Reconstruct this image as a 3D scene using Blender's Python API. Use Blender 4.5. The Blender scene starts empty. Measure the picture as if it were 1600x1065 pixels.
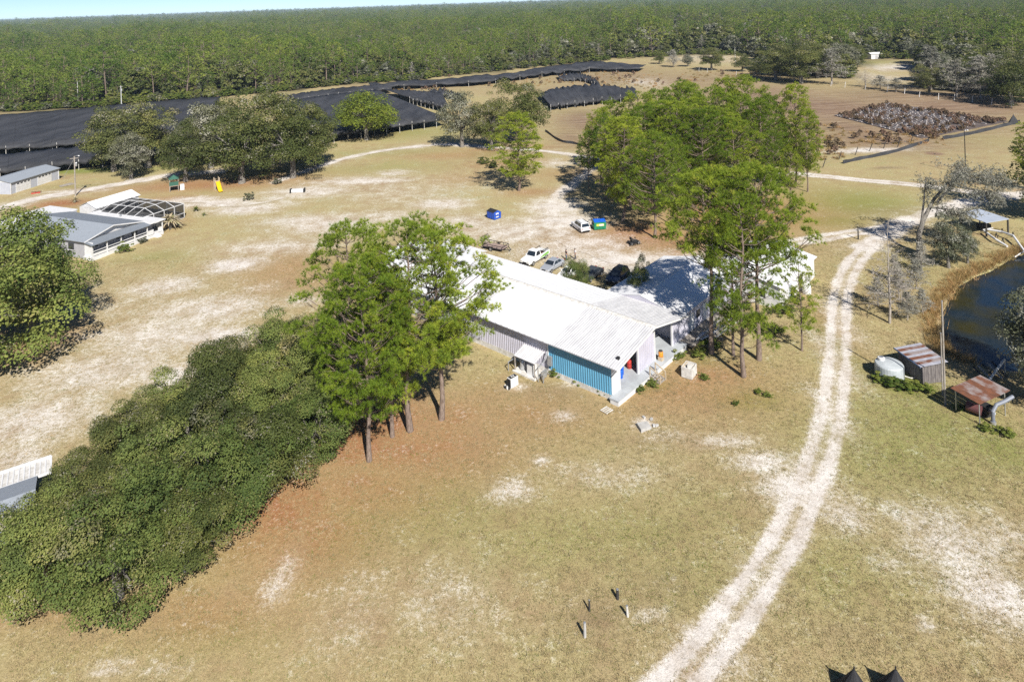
import bpy, bmesh, math, random
import numpy as np
from mathutils import Vector, Matrix

rad = math.radians
sc = bpy.context.scene
COL = sc.collection

# ------------------------------------------------------------------ camera, sky, sun, exposure
CAM_H, FOC, PX0, PY0, ROLL = 42.0, 1066.67, 800.0, 3.0, 0.035
CR, SR = math.cos(ROLL), math.sin(ROLL)
cam_d = bpy.data.cameras.new('camera')
cam = bpy.data.objects.new('camera', cam_d)
COL.objects.link(cam)
cam_d.sensor_width = 36.0
cam_d.lens = 24.0
cam_d.shift_y = -(532.5 - PY0) / 1600.0
cam_d.clip_start = 1.0
cam_d.clip_end = 60000.0
cam.matrix_world = Matrix(((CR, SR, 0, 0), (0, 0, -1, 0), (-SR, CR, 0, CAM_H), (0, 0, 0, 1)))
sc.camera = cam

SUN_EL, SUN_AZ = 41.0, math.degrees(math.atan2(0.36, -0.95))   # azimuth clockwise from +Y
w = bpy.data.worlds.new('World')
sc.world = w
w.use_nodes = True
wn = w.node_tree
sky = wn.nodes.new('ShaderNodeTexSky')
sky.sky_type = 'NISHITA'
sky.sun_disc = False
sky.sun_elevation = rad(SUN_EL)
sky.sun_rotation = rad(SUN_AZ)
sky.air_density = 0.55
sky.dust_density = 0.0
sky.ozone_density = 6.0
bgn = wn.nodes['Background']
bgn.inputs['Strength'].default_value = 0.07
wn.links.new(sky.outputs[0], bgn.inputs['Color'])

sun_d = bpy.data.lights.new('sun', 'SUN')
sun_d.energy = 5.0
sun_d.angle = rad(0.53)
sun_d.color = (1.0, 0.95, 0.88)
sun = bpy.data.objects.new('sun', sun_d)
COL.objects.link(sun)
az = rad(SUN_AZ)
to_sun = Vector((math.sin(az) * math.cos(rad(SUN_EL)), math.cos(az) * math.cos(rad(SUN_EL)), math.sin(rad(SUN_EL))))
sun.rotation_euler = to_sun.to_track_quat('Z', 'Y').to_euler()
sun.location = to_sun * 300

sc.view_settings.view_transform = 'Standard'
sc.view_settings.look = 'None'
sc.view_settings.gamma = 1.0
sc.view_settings.use_curve_mapping = False
sc.view_settings.exposure = 0.65
sc.cycles.use_denoising = False
sc.cycles.max_bounces = 6
sc.cycles.diffuse_bounces = 3
sc.cycles.transparent_max_bounces = 8

# ------------------------------------------------------------------ survey helpers
def G(px, py, z=0.0):
    """survey point: where the sight line of a photograph point meets the level z"""
    dx, dy = px - PX0, py - PY0
    v = dy * CR + dx * SR
    u = dx * CR - dy * SR
    return Vector((u * (CAM_H - z) / v, FOC * (CAM_H - z) / v, z))

def npG(px, py):
    dx, dy = np.asarray(px, float) - PX0, np.asarray(py, float) - PY0
    v = dy * CR + dx * SR
    u = dx * CR - dy * SR
    return u * CAM_H / v, FOC * CAM_H / v

def npP(X, Y):
    v = FOC * CAM_H / Y
    u = X * v / CAM_H
    return PX0 + u * CR + v * SR, PY0 + v * CR - u * SR

# ------------------------------------------------------------------ material helpers
MATS = {}
def new_mat(name):
    m = bpy.data.materials.new(name)
    m.use_nodes = True
    MATS[name] = m
    nt = m.node_tree
    return m, nt, nt.nodes['Principled BSDF']

def nd(nt, typ, **kw):
    n = nt.nodes.new(typ)
    for k, v in kw.items():
        if k in n.inputs:
            n.inputs[k].default_value = v
        else:
            setattr(n, k, v)
    return n

def rgb(c):
    return (c[0], c[1], c[2], 1.0)

def mixc(nt, fac, a, b, blend='MIX'):
    n = nt.nodes.new('ShaderNodeMix')
    n.data_type = 'RGBA'
    n.blend_type = blend
    n.clamp_factor = True
    for sock, val in ((n.inputs[0], fac), (n.inputs[6], a), (n.inputs[7], b)):
        if hasattr(val, 'is_linked'):
            nt.links.new(val, sock)
        elif isinstance(val, (int, float)):
            sock.default_value = val
        else:
            sock.default_value = rgb(val)
    return n.outputs[2]

def mth(nt, op, a, b=None, clamp=False):
    n = nt.nodes.new('ShaderNodeMath')
    n.operation = op
    n.use_clamp = clamp
    for i, val in enumerate((a, b)):
        if val is None:
            continue
        if hasattr(val, 'is_linked'):
            nt.links.new(val, n.inputs[i])
        else:
            n.inputs[i].default_value = val
    return n.outputs[0]

def noise(nt, scale, detail=4.0, rough=0.55, coord=None, dist=0.0):
    n = nd(nt, 'ShaderNodeTexNoise', Scale=scale, Detail=detail, Roughness=rough, Distortion=dist)
    if coord is not None:
        nt.links.new(coord, n.inputs['Vector'])
    return n.outputs['Fac']

def ramp(nt, fac, stops, interp='LINEAR'):
    n = nt.nodes.new('ShaderNodeValToRGB')
    n.color_ramp.interpolation = interp
    el = n.color_ramp.elements
    while len(el) < len(stops):
        el.new(0.5)
    for e, (p, c) in zip(el, stops):
        e.position = p
        e.color = rgb(c)
    nt.links.new(fac, n.inputs[0])
    return n.outputs[0]

def mat(name, c, c2=None, scale=3.0, rough=0.6, metal=0.0, bump=0.0, bscale=20.0, detail=5.0, spec=0.5, stretch=None, lo=0.35, hi=0.65):
    """painted / weathered surface: base colour varied by noise in object space"""
    if name in MATS:
        return MATS[name]
    m, nt, b = new_mat(name)
    b.inputs['Roughness'].default_value = rough
    b.inputs['Metallic'].default_value = metal
    b.inputs['Specular IOR Level'].default_value = spec
    tc = nt.nodes.new('ShaderNodeTexCoord').outputs['Object']
    if stretch:
        mp = nt.nodes.new('ShaderNodeMapping')
        mp.inputs['Scale'].default_value = stretch
        nt.links.new(tc, mp.inputs['Vector'])
        tc = mp.outputs[0]
    c2 = c2 or tuple(x * 0.82 for x in c)
    f = noise(nt, scale, detail, 0.6, tc)
    nt.links.new(ramp(nt, f, [(lo, c2), (hi, c)]), b.inputs['Base Color'])
    if bump:
        bn = nt.nodes.new('ShaderNodeBump')
        bn.inputs['Strength'].default_value = bump
        bn.inputs['Distance'].default_value = 0.05
        nt.links.new(noise(nt, bscale, 3, 0.6, tc), bn.inputs['Height'])
        nt.links.new(bn.outputs[0], b.inputs['Normal'])
    return m

def leaf_mat(name, stops, transl=0.28, rough=0.65, tcol=(0.25, 0.32, 0.04), hue=0.10, drift=1.0):
    """leaves: colour from a per-leaf attribute, shifted a little from tree to tree"""
    m, nt, b = new_mat(name)
    at = nt.nodes.new('ShaderNodeAttribute')
    at.attribute_name = 'var'
    oi = nt.nodes.new('ShaderNodeObjectInfo')
    geo = nt.nodes.new('ShaderNodeTexCoord').outputs['Object']
    n = noise(nt, 0.55, 3, 0.5, geo)
    f = mth(nt, 'ADD', at.outputs['Fac'], mth(nt, 'MULTIPLY', mth(nt, 'SUBTRACT', n, 0.5), 0.7))
    c = ramp(nt, f, stops)
    dr = noise(nt, 0.018, 3, 0.6, oi.outputs['Location'])
    c = mixc(nt, mth(nt, 'MULTIPLY', mth(nt, 'SUBTRACT', dr, 0.40), 1.6 * drift, True), c, mixc(nt, 0.6, c, (0.16, 0.15, 0.085)))
    hs = nt.nodes.new('ShaderNodeHueSaturation')
    nt.links.new(mth(nt, 'ADD', mth(nt, 'MULTIPLY', oi.outputs['Random'], hue * 0.35), 0.5 - hue * 0.175), hs.inputs['Hue'])
    nt.links.new(mth(nt, 'ADD', mth(nt, 'MULTIPLY', oi.outputs['Random'], -0.6), 1.28), hs.inputs['Value'])
    nt.links.new(c, hs.inputs['Color'])
    nt.links.new(hs.outputs[0], b.inputs['Base Color'])
    b.inputs['Roughness'].default_value = rough
    b.inputs['Specular IOR Level'].default_value = 0.12
    tr = nt.nodes.new('ShaderNodeBsdfTranslucent')
    nt.links.new(mixc(nt, 0.5, hs.outputs[0], tcol), tr.inputs['Color'])
    mx = nt.nodes.new('ShaderNodeMixShader')
    mx.inputs[0].default_value = transl
    nt.links.new(b.outputs[0], mx.inputs[1])
    nt.links.new(tr.outputs[0], mx.inputs[2])
    nt.links.new(mx.outputs[0], nt.nodes['Material Output'].inputs['Surface'])
    return m

# ------------------------------------------------------------------ mesh helpers
def mesh_np(name, V, groups, mats, var=None, smooth=False):
    """V (n,3); groups: list of (faces (m,k), material index); var: per-face float"""
    me = bpy.data.meshes.new(name)
    V = np.ascontiguousarray(V, dtype=np.float32)
    me.vertices.add(len(V))
    me.vertices.foreach_set('co', V.ravel())
    loops, starts, tots, mi = [], [], [], []
    pos = 0
    for F, k in groups:
        F = np.asarray(F, dtype=np.int32)
        if len(F) == 0:
            continue
        n, s = F.shape
        loops.append(F.ravel())
        starts.append(pos + np.arange(n, dtype=np.int32) * s)
        tots.append(np.full(n, s, np.int32))
        mi.append(np.full(n, k, np.int32))
        pos += n * s
    loops = np.concatenate(loops)
    starts = np.concatenate(starts)
    tots = np.concatenate(tots)
    mi = np.concatenate(mi)
    me.loops.add(len(loops))
    me.loops.foreach_set('vertex_index', loops)
    me.polygons.add(len(starts))
    me.polygons.foreach_set('loop_start', starts)
    me.polygons.foreach_set('material_index', mi)
    if smooth:
        me.polygons.foreach_set('use_smooth', np.ones(len(starts), dtype=bool))
    me.update(calc_edges=True)
    if var is not None:
        a = me.attributes.new('var', 'FLOAT', 'FACE')
        a.data.foreach_set('value', np.ascontiguousarray(var, dtype=np.float32))
    for m in mats:
        me.materials.append(m)
    return me

class MB:
    """collects boxes, tubes and sheets for ONE mesh object"""
    def __init__(self):
        self.v, self.f = [], []
    def add(self, verts, faces):
        o = len(self.v)
        self.v += [tuple(p) for p in verts]
        self.f += [tuple(i + o for i in f) for f in faces]
        return self
    def box(self, x0, x1, y0, y1, z0, z1, M=None):
        P = [(x0, y0, z0), (x1, y0, z0), (x1, y1, z0), (x0, y1, z0), (x0, y0, z1), (x1, y0, z1), (x1, y1, z1), (x0, y1, z1)]
        if M is not None:
            P = [M @ Vector(p) for p in P]
        return self.add(P, [(3, 2, 1, 0), (4, 5, 6, 7), (0, 1, 5, 4), (1, 2, 6, 5), (2, 3, 7, 6), (3, 0, 4, 7)])
    def bar(self, a, b, w, h=None, up=(0, 0, 1)):
        a, b = Vector(a), Vector(b)
        h = h or w
        d = (b - a)
        L = d.length
        d.normalize()
        up = Vector(up)
        if abs(d.dot(up)) > 0.98:
            up = Vector((1, 0, 0))
        s = d.cross(up).normalized()
        u = s.cross(d)
        P = []
        for q in (a, b):
            for i, j in ((-1, -1), (1, -1), (1, 1), (-1, 1)):
                P.append(q + s * (i * w / 2) + u * (j * h / 2))
        return self.add(P, [(3, 2, 1, 0), (4, 5, 6, 7), (0, 1, 5, 4), (1, 2, 6, 5), (2, 3, 7, 6), (3, 0, 4, 7)])
    def tube(self, path, radii, n=8, cap=True):
        path = [Vector(p) for p in path]
        if isinstance(radii, (int, float)):
            radii = [radii] * len(path)
        o = len(self.v)
        prev = None
        for i, p in enumerate(path):
            d = (path[min(i + 1, len(path) - 1)] - path[max(i - 1, 0)]).normalized()
            if prev is None:
                s = d.cross(Vector((0.31, 0.17, 0.93)))
                if s.length < 0.05:
                    s = d.cross(Vector((1, 0, 0)))
            else:
                s = prev - d * prev.dot(d)
            s.normalize()
            prev = s
            t = d.cross(s)
            for k in range(n):
                a = 2 * math.pi * k / n
                self.v.append(tuple(p + (s * math.cos(a) + t * math.sin(a)) * radii[i]))
        for i in range(len(path) - 1):
            for k in range(n):
                a, b = o + i * n + k, o + i * n + (k + 1) % n
                self.f.append((a, b, b + n, a + n))
        if cap:
            self.f.append(tuple(o + k for k in reversed(range(n))))
            e = o + (len(path) - 1) * n
            self.f.append(tuple(e + k for k in range(n)))
        return self
    def lathe(self, prof, n=20, c=(0, 0)):
        o = len(self.v)
        for r, z in prof:
            for k in range(n):
                a = 2 * math.pi * k / n
                self.v.append((c[0] + r * math.cos(a), c[1] + r * math.sin(a), z))
        for i in range(len(prof) - 1):
            for k in range(n):
                a, b = o + i * n + k, o + i * n + (k + 1) % n
                self.f.append((a, b, b + n, a + n))
        self.f.append(tuple(o + k for k in reversed(range(n))))
        e = o + (len(prof) - 1) * n
        self.f.append(tuple(e + k for k in range(n)))
        return self
    def poly(self, P, thick=None, d=(0, 0, -1)):
        """a planar sheet, extruded by thick along d"""
        n = len(P)
        if not thick:
            return self.add(P, [tuple(range(n))])
        d = Vector(d) * thick
        Q = [Vector(p) for p in P] + [Vector(p) + d for p in P]
        F = [tuple(range(n)), tuple(reversed(range(n, 2 * n)))]
        F += [(j, i, i + n, j + n) for i, j in ((k, (k + 1) % n) for k in range(n))]
        return self.add(Q, F)
    def build(self, name, material, parent=None, smooth=False, bevel=0.0):
        me = bpy.data.meshes.new(name)
        me.from_pydata(self.v, [], self.f)
        bm = bmesh.new()
        bm.from_mesh(me)
        bmesh.ops.recalc_face_normals(bm, faces=bm.faces)
        bm.to_mesh(me)
        bm.free()
        if smooth:
            for p in me.polygons:
                p.use_smooth = True
        me.materials.append(material if not isinstance(material, str) else MATS[material])
        o = bpy.data.objects.new(name, me)
        COL.objects.link(o)
        o.parent = parent
        if bevel:
            b = o.modifiers.new('edge', 'BEVEL')
            b.width = bevel
            b.segments = 2
            b.limit_method = 'ANGLE'
        return o

def link(name, me, parent=None):
    o = bpy.data.objects.new(name, me)
    COL.objects.link(o)
    o.parent = parent
    return o

def tag(o, label, cat, group=None, kind=None):
    o['label'] = label
    if cat:
        o['category'] = cat
    if group:
        o['group'] = group
    if kind:
        o['kind'] = kind
    return o

def thing(name, label, cat, loc=(0, 0, 0), rotz=0.0, group=None):
    o = bpy.data.objects.new(name, None)
    o.empty_display_size = 0.5
    COL.objects.link(o)
    o.location = loc
    o.rotation_euler = (0, 0, rotz)
    return tag(o, label, cat, group)

def box(name, x0, x1, y0, y1, z0, z1, m, parent=None, bevel=0.0):
    return MB().box(x0, x1, y0, y1, z0, z1).build(name, m, parent, bevel=bevel)

def heading(a, b):
    return math.atan2(b.y - a.y, b.x - a.x)

# ------------------------------------------------------------------ ground layout (patches and tracks, in metres on the ground)
def patches(lst):
    out = []
    for px, py, rx, ry, wt in lst:
        c = G(px, py)
        e = G(px + rx, py)
        n = G(px, py + ry)
        out.append((c.x, c.y, max(abs(e.x - c.x), 0.5), max(abs(c.y - n.y), 0.5), wt * 1.05))
    return out

SAND = patches([(1306, 560, 16, 40, 0.6), (1300, 645, 18, 36, 0.7), (1262, 745, 30, 30, 0.7), (1312, 500, 14, 30, 0.55), (1190, 930, 40, 30, 0.3), (1110, 1030, 60, 30, 0.5), 
    (868, 322, 40, 12, 1.0), (880, 345, 55, 14, 0.95), (965, 408, 90, 14, 0.9), (810, 362, 80, 20, 0.62), (720, 350, 60, 16, 0.55),
    (905, 385, 80, 20, 0.66), (850, 395, 60, 20, 0.55), (1000, 420, 60, 10, 0.9),
    (690, 318, 45, 9, 0.72), (560, 283, 70, 6, 0.72), (615, 270, 25, 4, 0.6), (480, 300, 60, 9, 0.7), (385, 327, 45, 7, 0.85), (345, 317, 60, 6, 0.8), (300, 312, 40, 4, 0.8),
    (430, 318, 40, 6, 0.5), (368, 413, 38, 11, 0.95), (258, 447, 50, 14, 0.72), (320, 485, 90, 25, 0.7), (245, 525, 100, 38, 0.66),
    (160, 580, 110, 38, 0.66), (60, 655, 90, 42, 0.7), (330, 525, 60, 16, 0.85), (270, 585, 40, 18, 0.9), (25, 715, 40, 20, 0.7), (430, 385, 80, 14, 0.5),
    (520, 350, 80, 16, 0.62), (470, 345, 60, 10, 0.62), (470, 470, 40, 12, 0.4), (400, 450, 40, 10, 0.3), (600, 340, 60, 12, 0.5),
    (1490, 850, 80, 60, 0.62), (1550, 925, 60, 55, 0.8), (1430, 815, 50, 30, 0.5), (1570, 840, 50, 40, 0.5), (1190, 722, 40, 16, 0.75), (1130, 690, 50, 10, 0.55), (1050, 680, 40, 8, 0.35),
    (800, 768, 30, 18, 0.62), (845, 720, 12, 6, 0.6), (440, 905, 18, 40, 0.42), (175, 1045, 30, 10, 0.6), (250, 1045, 40, 10, 0.3), (560, 960, 60, 60, 0.25),
    (1245, 765, 50, 32, 0.95), (1320, 800, 40, 30, 0.6), (1390, 880, 30, 20, 0.35), (700, 940, 80, 60, 0.28), (1160, 880, 20, 20, 0.3), (950, 740, 80, 20, 0.35),
    (1005, 662, 14, 8, 0.9), (895, 600, 20, 5, 0.5), (880, 648, 18, 8, 0.6), (808, 604, 16, 5, 0.6), (1075, 985, 15, 8, 0.6), (1020, 960, 25, 12, 0.45), (1445, 975, 8, 8, 0.7),
    (120, 298, 40, 3, 0.6), (1400, 105, 40, 3, 0.9), (1330, 112, 30, 4, 0.8), (1380, 122, 40, 6, 0.5), (1540, 148, 60, 2, 0.8), (1110, 92, 60, 5, 0.5), (1350, 235, 60, 3, 0.9),
    (1010, 130, 30, 6, 0.5), (430, 310, 30, 8, 0.4), (230, 470, 120, 40, 0.3), (870, 255, 30, 6, 0.5), (640, 300, 120, 20, 0.3)])
STRAW = patches([(470, 840, 110, 80, 0.75), (640, 700, 150, 60, 0.8), (820, 650, 120, 40, 0.55), (560, 760, 120, 60, 0.7), (1080, 610, 130, 40, 0.6), (330, 950, 140, 50, 0.55), (440, 420, 60, 30, 0.5), (1010, 375, 120, 22, 0.9), 
    (560, 670, 120, 70, 1.1), (440, 790, 90, 70, 1.0), (690, 655, 90, 40, 0.7), (330, 288, 120, 9, 0.85), (420, 280, 60, 8, 0.7), (990, 362, 80, 18, 1.0), (1090, 395, 90, 14, 0.8),
    (1060, 380, 60, 12, 0.9), (1110, 590, 80, 30, 0.7), (1010, 640, 90, 25, 0.4), (850, 640, 80, 40, 0.45), (1100, 620, 80, 20, 0.5), (95, 318, 34, 6, 1.2), (250, 350, 30, 10, 0.7),
    (1150, 330, 120, 40, 0.8), (730, 280, 40, 8, 0.4), (500, 350, 30, 8, 0.2), (380, 880, 60, 30, 0.5), (760, 620, 60, 30, 0.45), (700, 243, 60, 5, 0.5), (570, 212, 40, 3, 0.7), (790, 232, 60, 4, 0.7),
    (800, 255, 60, 6, 0.5), (830, 300, 40, 6, 0.6), (270, 310, 40, 5, 0.6), (60, 540, 60, 30, 0.6), (100, 950, 120, 30, 0.4), (460, 440, 60, 20, 0.4), (1290, 500, 20, 60, 0.35), (880, 270, 50, 10, 0.4)])
GREEN = patches([(1400, 700, 130, 70, 0.7), (900, 840, 200, 50, 0.45), (1100, 900, 140, 60, 0.4), 
    (1450, 660, 110, 60, 0.8), (1560, 700, 60, 40, 0.9), (1340, 318, 90, 24, 1.0), (1300, 345, 60, 10, 0.9), (620, 207, 80, 8, 0.7), (700, 205, 40, 8, 0.6), (600, 262, 90, 8, 0.35), (1420, 600, 50, 25, 1.3),
    (930, 592, 36, 10, 1.2), (1010, 603, 30, 8, 1.1), (1175, 625, 40, 14, 0.9), (1100, 560, 30, 10, 0.8), (1330, 560, 16, 90, 0.6), (780, 240, 40, 6, 0.6), (60, 237, 120, 3, 1.6), (90, 268, 140, 4, 1.4),
    (1300, 890, 120, 60, 0.4), (1100, 800, 100, 50, 0.3), (700, 800, 160, 60, 0.45), (1000, 830, 120, 40, 0.5), (350, 990, 80, 30, 0.3), (560, 830, 60, 60, 0.4), (250, 400, 40, 8, 0.5), (600, 238, 90, 6, 0.4), (740, 195, 60, 8, 0.6),
    (930, 560, 40, 8, 0.8), (1420, 415, 40, 20, 0.3), (1350, 100, 50, 3, 1.2), (1520, 215, 60, 12, 0.25), (480, 265, 60, 8, 0.4), (150, 290, 60, 3, 0.6), (100, 545, 40, 10, 0.5)])
EARTH = patches([(1300, 170, 160, 40, 1.2), (1500, 165, 170, 26, 1.2), (1380, 215, 100, 24, 1.1), (1200, 150, 130, 30, 1.0), 
    (915, 190, 45, 22, 1.1), (890, 215, 30, 14, 0.9), (1420, 150, 190, 20, 1.0), (1330, 200, 60, 22, 1.1), (1450, 185, 130, 25, 1.0), (1560, 170, 80, 14, 0.9), (1240, 165, 120, 30, 1.0), (960, 120, 120, 16, 0.8),
    (700, 132, 130, 7, 0.5), (1100, 125, 120, 14, 0.8), (870, 142, 70, 8, 0.6), (1200, 145, 80, 14, 1.0), (1460, 240, 12, 2.5, 2.2), (1385, 262, 24, 2, 0.7), (930, 960, 50, 30, 0.5), (1040, 915, 40, 20, 0.45),
    (895, 362, 26, 6, 0.5), (880, 300, 20, 5, 0.4), (1320, 985, 40, 10, 0.4), (1390, 330, 60, 6, 0.3), (1000, 690, 60, 16, 0.35), (940, 50, 26, 3, 1.0), (1170, 385, 60, 6, 0.4), (870, 610, 60, 12, 0.4)])

def poly_px(pts):
    return [G(*p) for p in pts]

# tracks: centre line, half width of the sandy band, rut spacing (0 = single band), strength, name
TRACKS = [
    ('dirt_track', 'two-rut white sand track running up past the barn and the pond', poly_px([(1010, 1120), (1070, 1055), (1130, 985), (1190, 900), (1232, 830), (1262, 760), (1288, 690), (1303, 620), (1309, 550), (1311, 490), (1316, 450), (1334, 412), (1358, 385)]), 0.62, 1.7, 1.08),
    ('sand_road', 'pale sand road leading from the pond side to the right edge', poly_px([(1352, 388), (1375, 370), (1405, 352), (1440, 338), (1490, 322), (1545, 310), (1620, 302), (1700, 296)]), 2.1, 0.0, 1.0),
    ('dirt_track', 'sandy two-rut track joining the road from behind the white wing', poly_px([(1120, 384), (1180, 385), (1250, 377), (1310, 367), (1372, 359), (1410, 350)]), 0.75, 1.9, 1.0),
    ('dirt_track', 'thin pale track crossing the field beyond the green grass', poly_px([(1100, 252), (1180, 265), (1260, 273), (1340, 281), (1440, 290), (1520, 300), (1600, 308)]), 0.7, 1.8, 1.1),
    ('sand_road', 'pale curved lane passing behind the mossy oaks', poly_px([(430, 285), (470, 270), (530, 250), (580, 239), (640, 230), (700, 226), (770, 230), (850, 236), (915, 245), (1000, 256), (1100, 262)]), 1.5, 0.0, 1.0),
    ('sand_road', 'pale lane in front of the white garage', poly_px([(-200, 372), (-60, 342), (0, 325), (60, 310), (120, 300), (190, 287), (260, 275), (340, 268)]), 2.3, 0.0, 0.95),
    ('dirt_track', 'worn sandy way from the parking area towards the lane', poly_px([(870, 345), (862, 325), (872, 305), (893, 290), (915, 272), (930, 258)]), 1.6, 0.0, 0.8),
    ('dirt_track', 'sandy way crossing from the parking area behind the barn', poly_px([(860, 360), (920, 385), (990, 405), (1060, 405), (1120, 392)]), 2.4, 0.0, 0.62),
    ('dirt_track', 'pale foot path between the pool cage and the slide', poly_px([(285, 316), (320, 315), (360, 322), (400, 318), (440, 310)]), 0.8, 0.0, 0.8),
]
POND = poly_px([(1720, 372), (1640, 384), (1600, 388), (1572, 398), (1545, 414), (1512, 428), (1490, 442), (1474, 462), (1464, 490), (1466, 520), (1482, 545), (1510, 560), (1550, 570), (1600, 580), (1720, 600)])

def dist_polyline(X, Y, pts):
    D = np.full(X.shape, 1e9)
    for a, b in zip(pts[:-1], pts[1:]):
        abx, aby = b.x - a.x, b.y - a.y
        L = abx * abx + aby * aby
        t = np.clip(((X - a.x) * abx + (Y - a.y) * aby) / L, 0, 1)
        D = np.minimum(D, np.hypot(X - a.x - t * abx, Y - a.y - t * aby))
    return D

def inside_poly(X, Y, pts):
    c = np.zeros(X.shape, bool)
    n = len(pts)
    for i in range(n):
        a, b = pts[i], pts[(i + 1) % n]
        cond = ((a.y > Y) != (b.y > Y))
        xi = (b.x - a.x) * (Y - a.y) / ((b.y - a.y) if b.y != a.y else 1e-9) + a.x
        c ^= cond & (X < xi)
    return c

def smooth_line(pts, n=8):
    out = []
    for i in range(len(pts) - 1):
        p0, p1, p2, p3 = pts[max(i - 1, 0)], pts[i], pts[i + 1], pts[min(i + 2, len(pts) - 1)]
        for k in range(n):
            t = k / n
            out.append(0.5 * ((2 * p1) + (-p0 + p2) * t + (2 * p0 - 5 * p1 + 4 * p2 - p3) * t * t + (-p0 + 3 * p1 - 3 * p2 + p3) * t ** 3))
    out.append(pts[-1])
    return out

TRACKS = [(n, l, smooth_line(p, 5), hw, rut, s) for n, l, p, hw, rut, s in TRACKS]

# the front of the forest (photograph points along the feet of the first trees) and its clearings
EDGE_X = np.array([-400, 0, 150, 230, 340, 470, 560, 640, 700, 800, 860, 930, 1000, 1040, 1080, 1180, 1190, 1330, 1340, 1440, 1450, 1600, 1900])
EDGE_Y = np.array([190, 174, 167, 158, 151, 139, 129, 126, 118, 108, 102, 95, 89, 88, 84, 86, 112, 122, 90, 92, 138, 150, 158])
CLEAR = [(940, 49, 34, 4), (1105, 90, 70, 7), (1390, 110, 50, 20), (1480, 27, 30, 2), (1562, 34, 24, 4), (890, 32, 14, 2), (1180, 40, 40, 2.5), (1280, 36, 22, 2), (1520, 40, 20, 3), (1130, 62, 26, 2.2), (1250, 52, 34, 2.2), (1040, 46, 22, 1.6), (760, 40, 20, 1.2), (1420, 46, 30, 2.2), (600, 60, 16, 1.5), (330, 66, 18, 1.6), (1580, 62, 30, 3)]

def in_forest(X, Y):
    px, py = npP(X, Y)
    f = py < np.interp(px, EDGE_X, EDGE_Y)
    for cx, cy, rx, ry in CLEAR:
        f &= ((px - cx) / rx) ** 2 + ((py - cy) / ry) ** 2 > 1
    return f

def masks(X, Y):
    def blob(lst):
        m = np.zeros(X.shape)
        for cx, cy, rx, ry, wt in lst:
            d = ((X - cx) / rx) ** 2 + ((Y - cy) / ry) ** 2
            m = np.maximum(m, wt * np.exp(-0.7 * d))
        return m
    sand, straw, green, earth = blob(SAND), blob(STRAW), blob(GREEN), blob(EARTH)
    tr = np.zeros(X.shape)
    for n, l, pts, hw, rut, s in TRACKS:
        x0, x1 = min(p.x for p in pts) - 12, max(p.x for p in pts) + 12
        y0, y1 = min(p.y for p in pts) - 12, max(p.y for p in pts) + 12
        sel = (X > x0) & (X < x1) & (Y > y0) & (Y < y1)
        if not sel.any():
            continue
        d = dist_polyline(X[sel], Y[sel], pts)
        xs_, ys_ = X[sel], Y[sel]
        hw = hw * (1 + 0.28 * np.sin(xs_ * 0.41 + ys_ * 0.27) * np.sin(ys_ * 0.33 + 1.1))
        s = s * (0.96 + 0.16 * np.sin(0.29 * ys_ + 1.7 * np.sin(0.17 * xs_)))
        dd = np.abs(d - rut / 2) if rut else d
        band = s * np.exp(-0.9 * (dd / hw) ** 4)
        if rut:
            band = np.maximum(band, 0.42 * s * np.exp(-0.9 * (d / (rut * 0.9)) ** 4))
        else:
            band = np.maximum(band, 0.3 * s * np.exp(-(d / (hw * 2)) ** 2))
        tr[sel] = np.maximum(tr[sel], band)
    sand = np.maximum(sand, tr)
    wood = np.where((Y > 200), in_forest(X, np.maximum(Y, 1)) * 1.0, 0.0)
    return dict(sand=sand, straw=straw, green=green, earth=earth, wood=wood)

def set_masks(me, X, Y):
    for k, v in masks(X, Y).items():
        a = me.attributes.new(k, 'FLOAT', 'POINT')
        a.data.foreach_set('value', np.ascontiguousarray(v, dtype=np.float32))

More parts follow.
